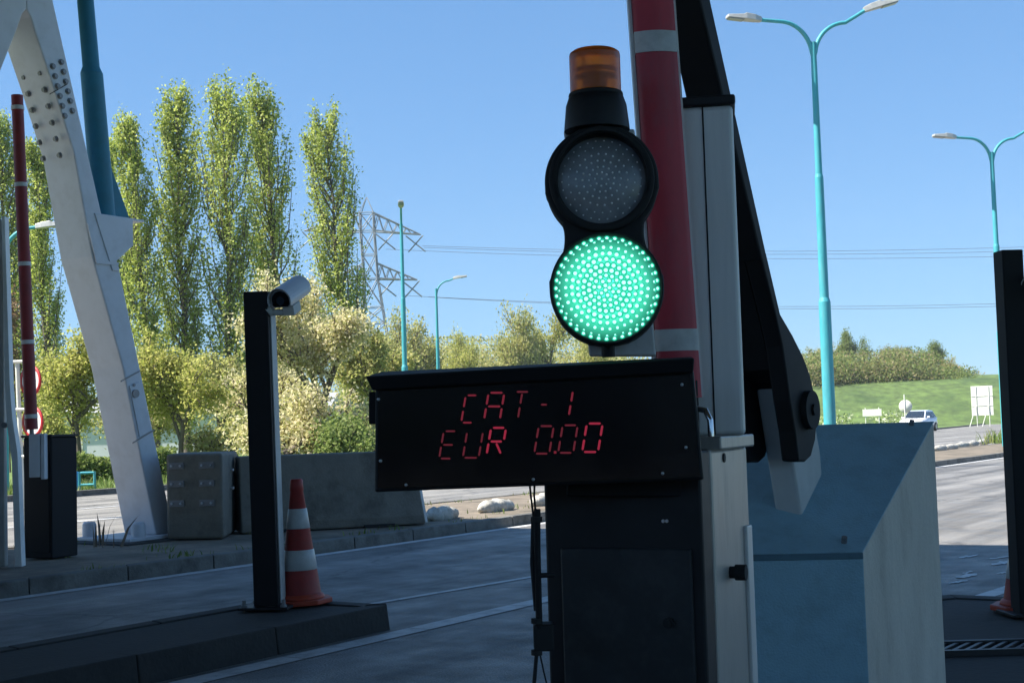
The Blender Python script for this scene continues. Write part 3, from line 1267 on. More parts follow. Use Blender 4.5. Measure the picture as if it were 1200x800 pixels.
foot_l = ap(185, 624)[0]
apex_l, apex_z = ap(34, 8)
af = thing('steel_pylon', road(AC, foot_l, 0.12), 'white A shaped steel pylon with bolted splice on the left island', 'pylon')
af.rotation_euler = (0, 0, ROADROT)


def aloc(l, z, n=0.0):
    return Vector((n, l - foot_l, z - 0.12))


TW = 0.50
R = [ap(x, y) for x, y in ((62, 0), (119, 250), (141, 320), (204, 617))]
Lf = [ap(x, y) for x, y in ((183, 622), (144, 430), (108, 300), (87, 180), (62, 100), (42, 40), (36, 20), (31, 11))]
top_z = 6.1
# right leg outline, foot to top; both legs meet under a common head
rt = R[0]
slope = (R[0][0] - R[1][0]) / (R[0][1] - R[1][1])
outer_top = (rt[0] + slope * (top_z - rt[1]), top_z)
ap_l, ap_z = Lf[-1]
leg = [aloc(*R[3]), aloc(*R[2]), aloc(*R[1]), aloc(*R[0]), aloc(*outer_top), aloc(ap_l, top_z)] + [aloc(l, z) for l, z in Lf[::-1]]
leg[0].z = 0.04
leg[-1].z = 0.04
b = MB()
b.prism(leg, (-TW, 0, 0))
b.build('leg', 'white_steel', af, 0.015)
mir = lambda v: Vector((v.x, 2 * (ap_l - foot_l) - v.y, v.z))
b = MB()
b.prism([mir(v) + Vector((0.003, -0.002, 0)) for v in leg], (-TW - 0.006, 0, 0))
b.build('leg', 'white_steel', af, 0.015)
# bracket that carries the teal post
br = [ap(x, y) for x, y in ((119, 251), (155, 258), (155.5, 288), (136, 306), (140, 318))]
b = MB()
pts = [aloc(l, z, 0.012) for l, z in br]
pts.insert(0, pts[0] + Vector((0, -0.10, 0)))
pts.append(pts[-1] + Vector((0, -0.10, 0)))
b.prism(pts, (-0.46, 0, 0))
brk = b.build('bracket', 'white_steel', af, 0.006)
# stiffener plate on the face of the leg, and the rib where the section widens
b = MB()
q = [ap(x, y) for x, y in ((101, 262), (106, 262), (118, 305), (138, 308), (137.5, 311), (112, 309))]
b.prism([aloc(l, z, 0.018) for l, z in q], (-0.014, 0, 0))
b.build('stiffener', 'white_steel', af)
for yy0, yy1, dx in ((440, 516, 0),):
    b = MB()
    q = [ap(x, y) for x, y in ((151, 452), (163, 447), (176, 505), (163, 512))]
    b.prism([aloc(l, z, 0.012) for l, z in q], (-0.01, 0, 0))
    hp = b.build('hatch', 'white_steel', af, 0.004)
    b = MB()
    l, z = ap(157.5, 461)
    b.cyl(aloc(l, z, 0.012), aloc(l, z, 0.03), 0.045, n=14)
    b.cyl(aloc(*ap(156, 451), 0.012), aloc(*ap(156, 451), 0.02), 0.018, n=10)
    b.build('handle', 'bolt_steel', hp)
for (xa, ya, xb, yb) in ((141, 446, 163, 434), (155, 518, 180, 503)):
    b = MB()
    q = [ap(xa, ya), ap(xb, yb), ap(xb, yb + 1.6), ap(xa, ya + 1.6)]
    b.prism([aloc(l, z, 0.01) for l, z in q], (-0.008, 0, 0))
    b.build('weld_seam', 'bolt_steel', af)


def bolt(mb, p, ax, r=0.033, h=0.03):
    mb.cyl(p, p + ax * h * 0.4, r * 1.35, n=12)
    mb.cyl(p + ax * h * 0.4, p + ax * h, r, n=6, smooth=False)


for k in range(6):
    for (x0, y0, x1, y1) in ((61.5, 78, 75.5, 136), (71.5, 73, 84.5, 130)):
        t = k / 5
        b = MB()
        bolt(b, aloc(*ap(x0 + (x1 - x0) * t, y0 + (y1 - y0) * t), 0.0), Vector((1, 0, 0)), 0.024, 0.026)
        b.build('bolt', 'bolt_steel', af)
# bolts on the underside of the leg
i0, i1 = aloc(*Lf[4]), aloc(*Lf[2])
ud = (i1 - i0)
un = Vector((0, ud.z, -ud.y)).normalized()
if un.z > 0:
    un = -un
for k in range(6):
    for f in (0.26, 0.78):
        p = i0.lerp(i1, -0.08 + k * 0.095)
        b = MB()
        bolt(b, Vector((-TW * f, p.y, p.z)), un, 0.024, 0.032)
        b.build('bolt', 'bolt_steel', af)
b = MB()
s0, s1 = ap(58, 110), ap(79, 98)
b.prism([aloc(*s0, 0.006), aloc(*s1, 0.006), aloc(s1[0], s1[1] - 0.010, 0.006), aloc(s0[0], s0[1] - 0.010, 0.006)], (-0.005, 0, 0))
b.build('splice_joint', 'black_post', af)
b = MB()
b.box((-TW / 2, -0.05, 0.025), (TW + 0.36, 1.0, 0.035))
b.build('foot_plate', 'white_steel', af, 0.006)
for (x, y) in ((0.10, 0.30), (0.10, -0.36), (-TW - 0.1, 0.30), (-TW - 0.1, -0.42)):
    b = MB()
    b.lathe([(0.075, 0.04), (0.075, 0.17), (0.06, 0.20), (0.0, 0.203)], (x, y, 0), 18)
    b.build('bolt_cap', 'white_steel', af)
pad = MB()
pad.box((-TW / 2, -0.05, -0.055), (TW + 0.7, 1.35, 0.125))
pad.build('concrete_pad', 'kerb_dark', af, 0.02)

# teal post on the bracket
tp0 = at_across(122, 256, AC - 0.23)
tpost = thing('teal_post', tp0, 'dark teal stepped steel post standing on the bracket of the A shaped pylon', 'post')
tpost.rotation_euler = (0, 0, ROADROT)
b = MB()
# leans back like the leg
dn = at_across(101, 0, AC - 0.23) - at_across(123, 256, AC - 0.23)
b.cyl((0, 0, 0), (0, 0, 1.55), 0.122, 0.118, 20)
b.lathe([(0.118, 1.55), (0.09, 1.62), (0.085, 3.2), (0.075, 5.0)], n=20)
Rl = Matrix.Rotation(-math.atan2(-(dn.x * DR.x + dn.y * DR.y), dn.z), 3, 'X')
for i, v in enumerate(b.v):
    q = Rl.transposed() @ Vector(v) if False else Vector((v[0], v[1] + (dn.x * DR.x + dn.y * DR.y) / dn.z * v[2], v[2]))
    b.v[i] = tuple(q)
b.build('pole', 'teal_dark', tpost)
b = MB()
b.prism([(0.01, 0.08, 0.0), (0.01, 0.36, 0.0), (0.01, 0.07, 0.62)], (-0.03, 0, 0))
b.build('gusset', 'teal_dark', tpost)
b = MB()
b.box((-0.0, 0.07, -0.008), (0.40, 0.62, 0.022))
b.build('base_plate', 'white_steel', tpost)

# ------------------------------------------------------------------ left boom, its cabinet, signs, guard post
cabp = at_z(60, 652, 0.12)
YC = cabp.y
kw = 62 / FPX * YC
hc = at_y(60, 512, YC).z - 0.12
cb = thing('barrier_cabinet', Vector((cabp.x, cabp.y, 0.12)), 'black barrier cabinet standing on the left island', 'cabinet', rad(-24))
b = MB()
b.box((0, 0, hc / 2), (0.34, 0.34, hc))
b.build('body', 'black_post', cb, 0.012)
b = MB()
b.box((0, 0, hc + 0.012), (0.37, 0.37, 0.024))
b.build('lid', 'black_paint', cb, 0.006)
b = MB()
b.box((0.02, -0.172, hc * 0.46), (0.24, 0.008, hc * 0.82))
b.build('door', 'black_post', cb, 0.003)
bx = at_y(40, 555, YC - 0.3)
bt_ = at_y(36, 508, YC - 0.3)
lb0 = at_y(37, 503, YC - 0.3)
lbm = thing('barrier_boom', lb0, 'raised dark red boom with thin white bands on the left island', 'barrier boom')
lb1 = at_y(20, 112, YC - 0.3)
d = lb1 - lb0
b = MB()
rr = 0.058
b.cyl((0, 0, 0), d, rr, rr * 0.93, 18)
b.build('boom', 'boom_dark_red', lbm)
for yy in (488, 402, 311, 218, 127):
    f = (503 - yy) / (503 - 112.0)
    b = MB()
    b.cyl(d * (f - 0.006), d * (f + 0.006), rr + 0.002, n=18)
    b.build('white_band', 'boom_white', lbm)
b = MB()
b.cyl(d.normalized() * -0.10, (0, 0, 0), 0.02, n=10)
b.build('shaft', 'bolt_steel', lbm)
b = MB()
b.box((0.03, 0.03, -0.24), (0.10, 0.10, 0.40))
b.box((0.105, 0.03, -0.25), (0.035, 0.09, 0.42))
b.build('bracket', 'white_steel', lbm, 0.006)

YS = 21.0
sg = thing('sign_post', ground_at(26, YS, 0.0), 'pale sign post with two red rimmed round signs behind the left boom', 'road sign')
sgx = sg.location.x
for px in (19, 26.5):
    p = at_y(px, 480, YS)
    b = MB()
    zt = at_y(px, 424, YS).z
    b.cyl((p.x - sgx, 0, 0), (p.x - sgx - 0.08, 0, zt), 0.034, n=10)
    b.build('post', 'sign_back', sg)
for (px, py) in ((36.5, 446), (39, 494)):
    p = at_y(px, py, YS - 0.06)
    r = 18.5 / FPX * YS
    cz_ = Vector((p.x - sgx, -0.06, p.z))
    RS = Matrix.Rotation(rad(-32), 3, 'Z')

    def turn(mb):
        mb.v = [tuple(RS @ (Vector(v) - cz_) + cz_) for v in mb.v]
        return mb

    b = MB()
    b.lathe([(r * 0.8, 0.0), (r, 0.0), (r, 0.02), (r * 0.8, 0.02)], cz_, 32, 'Y', True, False)
    turn(b).build('sign_rim', 'sign_red', sg)
    b = MB()
    b.lathe([(r * 0.81, -0.004), (r * 0.81, 0.012)], cz_, 32, 'Y')
    turn(b).build('sign_face', 'sign_white', sg)
b = MB()
for py in (424, 480, 535):
    p0, p1 = at_y(15, py, YS), at_y(30, py - 0.5, YS)
    b.bar((p0.x - sgx, -0.04, p0.z), (p1.x - sgx, -0.04, p1.z), 0.05)
b.build('clamp', 'sign_back', sg)

YG = 12.0
gp = thing('guard_post', ground_at(2, YG, 0.12), 'pale grey steel column with flared white flange at the left edge', 'column')
gx = gp.location.x
b = MB()
q = [at_y(x, y, YG) for x, y in ((-45, 256), (1, 256), (3, 470), (5, 668), (-35, 668))]
b.prism([(p.x - gx, 0.02, max(0.0, p.z - 0.12)) for p in q], (0, 0.08, 0))
b.build('column', 'lamp_grey', gp, 0.01)
b = MB()
q = [at_y(x, y, YG) for x, y in ((3, 254), (7, 254), (13, 450), (16, 490), (22, 530), (27, 664), (19, 666), (15, 540), (9, 492), (7, 450))]
b.prism([(p.x - gx, -0.03, max(0.0, p.z - 0.12)) for p in q], (0, 0.10, 0))
b.build('flange', 'white_paint', gp, 0.004)
b = MB()
p = at_y(5, 498, YG)
b.cyl((p.x - gx, 0.03, p.z - 0.12), (p.x - gx, -0.01, p.z - 0.12), 0.025, n=12)
b.build('bolt', 'bolt_steel', gp)

# teal rail and blue bin on the verge
YR = 31.5
r0 = ground_at(93, YR, 0)
rl = thing('guard_rail', r0, 'small teal tubular rail on the verge right of the black cabinet', 'railing')
b = MB()
pa, pb = at_y(93, 554, YR), at_y(111, 553, YR)
zt, zm = pa.z, at_y(93, 568, YR).z
wx = pb.x - pa.x
b.cyl((0, 0, zt), (wx, 0, zt), 0.03, n=8)
b.cyl((0, 0, zm), (wx, 0, zm), 0.03, n=8)
b.build('rail', 'teal_paint', rl)
for x in (0.0, wx):
    b = MB()
    b.cyl((x, 0, -0.03), (x, 0, zt + 0.03), 0.032, n=8)
    b.build('post', 'teal_paint', rl)
bn = thing('blue_bin', ground_at(85, 31.0, 0), 'blue rounded plastic bin peeking out beside the black cabinet', 'bin')
b = MB()
b.lathe([(0.10, -0.02), (0.115, 0.04), (0.13, 0.42), (0.125, 0.45)], n=20)
b.build('body', 'blue_plastic', bn)
b = MB()
b.lathe([(0.137, 0.44), (0.137, 0.47), (0.08, 0.53), (0.0, 0.545)], n=20)
b.build('lid', 'blue_plastic', bn)

# ------------------------------------------------------------------ concrete blocks
c0 = at_z(196, 632, 0.12)
c1 = at_z(262, 631, 0.12)
d0 = (c1 - c0)
ang0 = math.atan2(d0.y, d0.x)
hb = at_y(230, 531, c0.y).z - 0.12
bl = thing('concrete_block', Vector((c0.x, c0.y, 0.12)), 'upright concrete block with bolted plates beside the pylon foot', 'concrete block', ang0)
Wb = d0.length
b = MB()
dep_ = Matrix.Rotation(-ang0, 3, 'Z') @ (at_z(279.5, 620.5, 0.12) - c1)
b.prism([(0, 0, 0), (Wb, 0, 0), (Wb + dep_.x, dep_.y, 0), (dep_.x, dep_.y, 0)], (0, 0, hb))
b.build('block', 'concrete', bl, 0.03)
for cx in (0.18, 0.72):
    for cz in (0.86, 0.65, 0.42):
        b = MB()
        b.box((Wb * cx, -0.006, hb * cz), (0.17, 0.012, 0.07))
        pl = b.build('plate', 'bolt_steel', bl, 0.003)
        for k in (-1, 1):
            s = MB()
            s.cyl((Wb * cx + k * 0.05, -0.010, hb * cz), (Wb * cx + k * 0.05, -0.028, hb * cz), 0.013, n=10)
            s.build('stud', 'screw', pl)
for cz in (0.78, 0.56):
    b = MB()
    b.cyl((Wb + dep_.x * 0.5 - 0.01, dep_.y * 0.5, hb * cz), (Wb + dep_.x * 0.5 + 0.04, dep_.y * 0.5 - 0.01, hb * cz), 0.015, n=10)
    b.build('stud', 'screw', bl)

e0 = at_z(283, 625, 0.12)
e1 = at_z(499, 613.5, 0.12)
de = e1 - e0
bar_ = thing('concrete_barrier', Vector((e0.x, e0.y, 0.12)), 'long grey concrete barrier behind the cone with the sunlit right end', 'barrier',
             math.atan2(de.y, de.x))
Lb = de.length
hb2 = at_y(380, 531.5, e0.y + 0.2).z - 0.12
b = MB()
pf = [(0.0, 0.0), (0.0, 0.10), (0.07, hb2 * 0.5), (0.12, hb2), (0.42, hb2), (0.47, hb2 * 0.5), (0.54, 0.10), (0.54, 0.0)]
pr0 = [(0.0, y, z) for y, z in pf]
pr1 = [(Lb - 0.10 * z / hb2, y, z) for y, z in pf]
n = len(pf)
vs = pr0 + pr1
fs = [tuple(range(n))[::-1], tuple(range(n, 2 * n))] + [(i, (i + 1) % n, n + (i + 1) % n, n + i) for i in range(n)]
b.add(vs, fs)
b.build('body', 'concrete', bar_, 0.018)
b = MB()
b.add([(Lb + 0.002, 0.02, 0.02), (Lb + 0.03, 0.02, 0.02), (Lb - 0.07, 0.13, hb2 * 0.97), (Lb - 0.10 + 0.002, 0.13, hb2 * 0.97),
       (Lb + 0.002, 0.50, 0.02), (Lb + 0.03, 0.50, 0.02), (Lb - 0.07, 0.41, hb2 * 0.97), (Lb - 0.10 + 0.002, 0.41, hb2 * 0.97)],
      [(0, 1, 2, 3), (4, 7, 6, 5), (1, 5, 6, 2), (0, 3, 7, 4), (3, 2, 6, 7), (0, 4, 5, 1)])
b.build('end_plate', 'white_paint', bar_)
b = MB()
for k in range(2):
    b.box((0.35 + k * (Lb - 0.9), 0.27, 0.012), (0.35, 0.60, 0.03))
b.build('foot_pad', 'black_rubber', bar_)


# ------------------------------------------------------------------ white boulders
def boulder(p, L, label, seed, group):
    rb = random.Random(seed)
    b = MB()
    nu, nv = 18, 12
    vs, fs = [], []
    ph = [rb.uniform(0, 6.28) for _ in range(4)]
    for i in range(nu + 1):
        t = -1 + 2 * i / nu
        rr = max(0.02, (1 - abs(t) ** 3.2)) ** 0.6
        rr *= 1 + 0.13 * math.sin(t * 9 + ph[0]) + 0.07 * math.sin(t * 17 + ph[1])
        for j in range(nv):
            a = 2 * math.pi * j / nv
            k = rr * (1 + 0.07 * math.sin(3 * a + ph[2] + t * 3) + rb.uniform(-0.03, 0.03))
            vs.append((k * 0.115 * math.cos(a), t * L / 2, 0.05 + k * 0.105 * math.sin(a)))
    for i in range(nu):
        for j in range(nv):
            fs.append((i * nv + j, i * nv + (j + 1) % nv, (i + 1) * nv + (j + 1) % nv, (i + 1) * nv + j))
    fs += [tuple(range(nv)), tuple(range(nu * nv, (nu + 1) * nv))]
    b.add(vs, fs, True)
    o = b.build('white_boulder', 'concrete_pale')
    o.location = p
    o.rotation_euler = (0, 0, ROADROT + rb.uniform(-0.15, 0.15))
    return tag(o, label, 'boulder', group)


boulder(at_z(518, 608, 0.11), 0.72, 'white painted loaf shaped boulder touching the end of the concrete barrier', 1, 'white boulders along the island')
boulder(at_z(581, 598.5, 0.11), 0.85, 'longest white loaf shaped boulder under the display, with open road behind', 2, 'white boulders along the island')
boulder(at_z(640, 591, 0.11), 0.85, 'white loaf shaped boulder half hidden by the hanging cable', 3, 'white boulders along the island')
for k, (px, py) in enumerate(((1102, 527.5), (1115, 526), (1128, 523.5), (1141, 521.5), (1153, 519.5))):
    boulder(at_z(px, py, 0.11), 1.15, ['white boulder touching the top edge of the blue plinth', 'second white boulder out from the blue plinth',
            'middle one of the five white boulders on the right', 'white boulder two places before the weeds', 'white boulder next to the green weeds by the post'][k],
            10 + k, 'white boulders along the island')
sp = []
for _ in range(260):
    px = rg.choice([1165, 1172, 1186]) + rg.gauss(0, 4)
    q = at_z(px, 519 - (px - 1165) * 0.1, 0.11)
    sp.append((q.x + rg.gauss(0, 0.2), q.y + rg.gauss(0, 0.5), 0.1))
blades('island_weeds', sp, 0.5, 'green weeds growing beside the last white boulder')
sp = []
for px, py in ((117, 640), (119, 638), (124, 641)):
    q = at_z(px, py, 0.11)
    for k in range(4):
        sp.append((q.x + rg.gauss(0, 0.05), q.y + rg.gauss(0, 0.05), 0.105))
blades('dry_weeds', sp, 0.30, 'thin dry weed stalks between the cabinet and the pylon foot', 'earth')


# ------------------------------------------------------------------ camera post, camera, cones
def black_post(px, pb, pt, Y, wpx, label, rz):
    base = at_y(px, pb, Y)
    base.z = HI
    top = at_y(px - (pb - pt) * 0.066, pt, Y)
    wd = wpx / FPX * Y
    t = thing('camera_post', base, label, 'post', rz, 'black camera posts')
    h = top.z - HI
    lx = (at_y(px - (pb - pt) * 0.066, pt, Y).x - base.x)
    b = MB()
    b.box((0, 0, h / 2), (wd, wd * 1.0, h))
    return t, b, h, wd, lx


def shear(mb, dx, h, rz):
    c, s = math.cos(rz), math.sin(rz)
    mb.v = [(x + dx * c * z / h, y - dx * s * z / h, z) for x, y, z in mb.v]


PYY = 8.1
pbase = at_z(316, 711, HI)
PYY = pbase.y
t, b, h, wd, lx = black_post(316, 711, 343, PYY, 29, 'black square post carrying the white bullet camera beside the left cone', rad(-6))
vroll = 0.0
tilt = at_y(303, 343, PYY).x - pbase.x
tilt = tilt
shear(b, tilt, h, rad(-6))
b.build('post', 'black_post', t, 0.006)
b = MB()
b.box((0, 0, 0.008), (wd * 2.0, wd * 2.0, 0.016))
b.build('base_plate', 'black_paint', t, 0.003)
for k, (x, y) in enumerate(((-1, -1), (1, -1), (1, 1), (-1, 1))):
    b = MB()
    b.cyl((x * wd * 0.8, y * wd * 0.8, 0.015), (x * wd * 0.8, y * wd * 0.8, 0.06), 0.012, n=8)
    b.cyl((x * wd * 0.8, y * wd * 0.8, 0.016), (x * wd * 0.8, y * wd * 0.8, 0.03), 0.02, n=6, smooth=False)
    b.build('anchor_bolt', 'bolt_steel', t)
# pale weather strip on the side of the post
b = MB()
b.box((wd / 2 + 0.004, wd * 0.12, h * 0.48), (0.006, wd * 0.7, h * 0.93))
shear(b, tilt, h, rad(-6))
b.build('side_channel', 'grey_stand', t)


def bullet_camera(origin, scale, rz, label, post_dir):
    """origin: centre of the housing; post_dir: local vector to the post face"""
    t = thing('security_camera', origin, label, 'camera', rz)
    t.rotation_euler = (rad(19), 0, rz)
    s = scale
    # half-round housing along +y, open front at -y
    def hood(r, y0, y1, top_only=True):
        m = MB()
        vs, fs = [], []
        nn = 14
        sect = []
        for i in range(nn + 1):
            a = math.pi * i / nn
            sect.append((r * math.cos(a), r * math.sin(a) * 1.05))
        sect.append((-r, -r * 0.55))
        sect.append((-r * 0.8, -r * 0.72))
        sect.append((r * 0.8, -r * 0.72))
        sect.append((r, -r * 0.55))
        k = len(sect)
        for y in (y0, y1):
            for x, z in sect:
                vs.append((x, y, z))
        fs = [(i, (i + 1) % k, k + (i + 1) % k, k + i) for i in range(k)]
        fs += [tuple(range(k)), tuple(range(k, 2 * k))]
        m.add(vs, fs)
        return m
    hood(0.064 * s, -0.10 * s, 0.20 * s).build('housing', 'housing_white', t, 0.003)
    m = MB()
    nn = 16
    for a0, a1 in [(math.pi * (i - 1.5) / (nn - 3), math.pi * (i - 0.5) / (nn - 3)) for i in range(nn + 0)]:
        r0_, r1_ = 0.071 * s, 0.075 * s
        q = []
        for y in (-0.128 * s, 0.22 * s):
            for a, r in ((a0, r0_), (a1, r0_), (a1, r1_), (a0, r1_)):
                q.append((r * math.cos(a), y, r * math.sin(a) * 1.05))
        m.add(q, [(0, 1, 2, 3), (7, 6, 5, 4), (0, 4, 5, 1), (1, 5, 6, 2), (2, 6, 7, 3), (3, 7, 4, 0)])
    m.build('sun_shield', 'housing_white', t)
    m = hood(0.054 * s, -0.108 * s, -0.098 * s)
    m.build('window', 'acrylic', t)
    m = MB()
    m.cyl((0, -0.112 * s, -0.002), (0, -0.10 * s, -0.002), 0.026 * s, n=16)
    m.build('lens', 'car_glass', t)
    m = MB()
    m.box((0.03 * s, -0.02 * s, -0.072 * s), (0.07 * s, 0.12 * s, 0.06 * s))
    m.build('mount', 'grey_stand', t, 0.004)
    pd = Vector(post_dir)
    m = MB()
    m.cyl((0.05 * s, -0.03 * s, -0.095 * s), pd, 0.020 * s, n=12)
    m.cyl(pd - pd.normalized() * 0.03, pd, 0.036 * s, n=14)
    m.build('arm', 'grey_stand', t)
    return t


hc_ = at_y(336, 347, PYY - 0.02)
rzc = rad(-13)
post_face = at_y(313, 366, PYY - 0.05) - hc_
lv_ = Matrix.Rotation(-rad(19), 3, 'X') @ Matrix.Rotation(-rzc, 3, 'Z') @ post_face
bullet_camera(hc_, 1.02, rzc, 'pale bullet camera mounted on the black post above the left cone', lv_)


def cone(base, label, rz=0.0, h=0.75, tilt=(0, 0)):
    t = thing('traffic_cone', base, label, 'traffic cone', rz, 'traffic cones')
    t.rotation_euler = (tilt[0], tilt[1], rz)
    b = MB()
    s = 0.185
    pts = []
    for i in range(8):
        a = math.pi / 4 * i + math.pi / 8
        pts.append((s * 1.08 * math.cos(a), s * 1.08 * math.sin(a), 0))
    b.prism(pts, (0, 0, 0.03))
    b.lathe([(0.15, 0.03), (0.142, 0.05), (0.13, 0.06)], n=24)
    b.build('base', 'cone_orange', t, 0.006)
    rad_ = lambda z: 0.128 + (0.030 - 0.128) * (z - 0.05) / (h - 0.05)
    b = MB()
    b.lathe([(rad_(0.05), 0.05), (rad_(h * 0.9), h * 0.9), (0.043, h * 0.905), (0.040, h * 0.985), (0.034, h), (0.024, h)], n=28)
    b.build('body', 'cone_red', t)
    for z0, z1 in ((0.27, 0.43), (0.60, 0.76)):
        b = MB()
        b.lathe([(rad_(z0 * h) + 0.001, z0 * h), (rad_(z0 * h) + 0.003, z0 * h + 0.002), (rad_(z1 * h) + 0.003, z1 * h - 0.002),
                 (rad_(z1 * h) + 0.001, z1 * h)], n=28)
        b.build('reflective_band', 'cone_white', t)
    return t


cb_ = at_z(353, 706, HI)
hcone = (at_y(353 - 18, 561, cb_.y).z - HI)
cone(Vector((cb_.x, cb_.y, HI)), 'red and white cone leaning on the black camera post', 0.3, hcone, (0, rad(-1.2)))

# right post with its camera and the cone behind it
rp = at_y(1205, 760, 7.2)
rbase = Vector((rp.x, 7.2, HI))
rtop = at_y(1181, 294, 7.2)
wd = 0.115
rt_ = thing('camera_post', rbase, 'black square post at the right edge with a camera bracket', 'post', rad(4), 'black camera posts')
h = rtop.z - HI
b = MB()
b.box((0, 0, h / 2), (wd, wd, h))
shear(b, rtop.x - rbase.x, h, rad(4))
b.build('post', 'black_post', rt_, 0.006)
b = MB()
b.box((0, 0, 0.008), (wd * 2, wd * 2, 0.016))
b.build('base_plate', 'black_paint', rt_, 0.003)
b = MB()
b.box((wd / 2 + 0.005, wd * 0.1, h * 0.48), (0.007, wd * 0.7, h * 0.93))
shear(b, rtop.x - rbase.x, h, rad(4))
b.build('side_channel', 'alu', rt_)
hc2 = at_y(1222, 330, 7.2)
pf2 = at_y(1192, 336, 7.2) - hc2
bullet_camera(hc2, 1.0, rad(-40), 'camera on the black post at the right edge, mostly out of the picture', Matrix.Rotation(rad(40), 3, 'Z') @ pf2)
cb2 = at_z(1206, 714, HI)
cone(Vector((cb2.x, cb2.y, HI)), 'red and white cone half hidden by the right black post', 1.0, 0.62)

# steel grating set in the toll island
gq = at_z(1165, 758, HI)
gr = thing('steel_grating', Vector((gq.x, gq.y, HI - 0.012)), 'dark steel grating with slanted bars set into the right island', 'grating', 0)
b = MB()
for dy in (-0.125, 0.125):
    b.box((0.1, dy, 0.014), (1.5, 0.03, 0.026))
b.build('frame', 'grate', gr)
b = MB()
for k in range(26):
    b.box((-0.6 + k * 0.056, 0, 0.012), (0.018, 0.26, 0.018), Matrix.Rotation(rad(-35), 3, 'Z'))
b.build('bars', 'grate', gr)

# ------------------------------------------------------------------ toll terminal
T0 = rad(22)
YT = 2.75
cr = at_y(822, 540, YT)          # front right vertical edge
WK, DK = 0.332, 0.42
RT = Matrix.Rotation(-T0, 3, 'Z')
ctr = Vector((cr.x, cr.y, 0)) - RT @ Vector((WK / 2, -DK / 2, 0))
kz = at_y(845, 525, YT + 0.15).z
HK = kz - HI
tk = thing('toll_terminal', Vector((ctr.x, ctr.y, HI)), 'black toll terminal with stainless side showing CAT-1 and EUR 0.00', 'toll terminal', -T0)
b = MB()
b.box((0, 0.04, HK / 2), (WK, DK - 0.08, HK))
b.build('cabinet', 'brushed', tk, 0.008)
b = MB()
b.box((-0.006, -DK / 2 + 0.04, HK / 2), (WK + 0.006, 0.08, HK))
b.build('front_case', 'black_paint', tk, 0.006)
dz0 = at_y(740, 645, YT).z - HI
b = MB()
b.box((0.0, -DK / 2 - 0.002, dz0 / 2 + 0.03), (WK * 0.84, 0.012, dz0 - 0.06))
dr = b.build('door', 'door_black', tk, 0.004)
b = MB()
lz = at_y(776, 731, YT).z - HI
b.cyl((WK * 0.27, -DK / 2 - 0.006, lz), (WK * 0.27, -DK / 2 - 0.018, lz), 0.011, n=18)
b.cyl((WK * 0.27, -DK / 2 - 0.017, lz), (WK * 0.27, -DK / 2 - 0.021, lz), 0.007, n=18)
b.build('lock', 'black_rubber', dr)
b = MB()
for sx in (-0.06, 0.0):
    b.cyl((0.09 + sx * 0.12, -DK / 2, dz0 + 0.055), (0.09 + sx * 0.12, -DK / 2 - 0.004, dz0 + 0.055), 0.0035, n=10)
b.build('screw', 'screw', tk)
# side knob, slot and seam on the stainless flank
sx = WK / 2
b = MB()
pz_ = at_y(850, 675, YT + 0.12).z - HI
b.cyl((sx, 0.0, pz_), (sx + 0.012, 0.0, pz_), 0.013, n=16)
b.cyl((sx + 0.012, 0.0, pz_), (sx + 0.035, 0.0, pz_), 0.017, n=20)
b.build('knob', 'black_rubber', tk)
b = MB()
sz = at_y(845, 537, YT + 0.12).z - HI
b.cyl((sx - 0.002, -0.02, sz), (sx + 0.003, -0.02, sz), 0.010, n=16)
b.build('slot', 'black_rubber', tk)
b = MB()
b.box((sx + 0.004, 0.17, HK * 0.42), (0.010, 0.05, HK * 0.80))
b.build('edge_strip', 'alu', tk, 0.003)
b = MB()
b.box((0.012, 0.05, HK + 0.012), (WK + 0.012, DK - 0.10, 0.028))
b.build('cap', 'brushed', tk, 0.004)

# display in its own frame: x right, y away, z up
YD = 2.66
dc = at_y(626, 500, YD)
KD = YD / FPX
AT = rad(2.66)
ca, sa = math.cos(AT), math.sin(AT)


def duv(px, py, y=0.0):
    dx, dy = px - 626, py - 500
    return Vector(((dx * ca - dy * sa) * KD, y, -(dx * sa + dy * ca) * KD))


disp_w = Matrix.Translation(dc) @ Matrix.Rotation(rad(-5), 4, 'Z') @ Matrix.Rotation(rad(-0.95), 4, 'Y')
disp_m = Matrix.Translation((-ctr.x, -ctr.y, -HI))
disp_m = Matrix.Rotation(T0, 4, 'Z') @ disp_m @ disp_w


def dpart(mb, name, m, parent, bevel=0.0):
    mb.v = [tuple(disp_m @ Vector(v)) for v in mb.v]
    return mb.build(name, m, parent, bevel)


def outline(pts, y=0.0):
    return [duv(x, q, y) for x, q in pts]


b = MB()
b.prism(outline([(436, 452), (436, 577), (823, 561), (812, 434)], 0.012), (0, 0.12, 0))
case = dpart(b, 'display_case', 'black_paint', tk, 0.004)
b = MB()
b.prism(outline([(441, 458), (441, 572), (818, 557), (808, 440)], 0.0), (0, 0.011, 0))
panel = dpart(b, 'display_panel', 'acrylic', case)
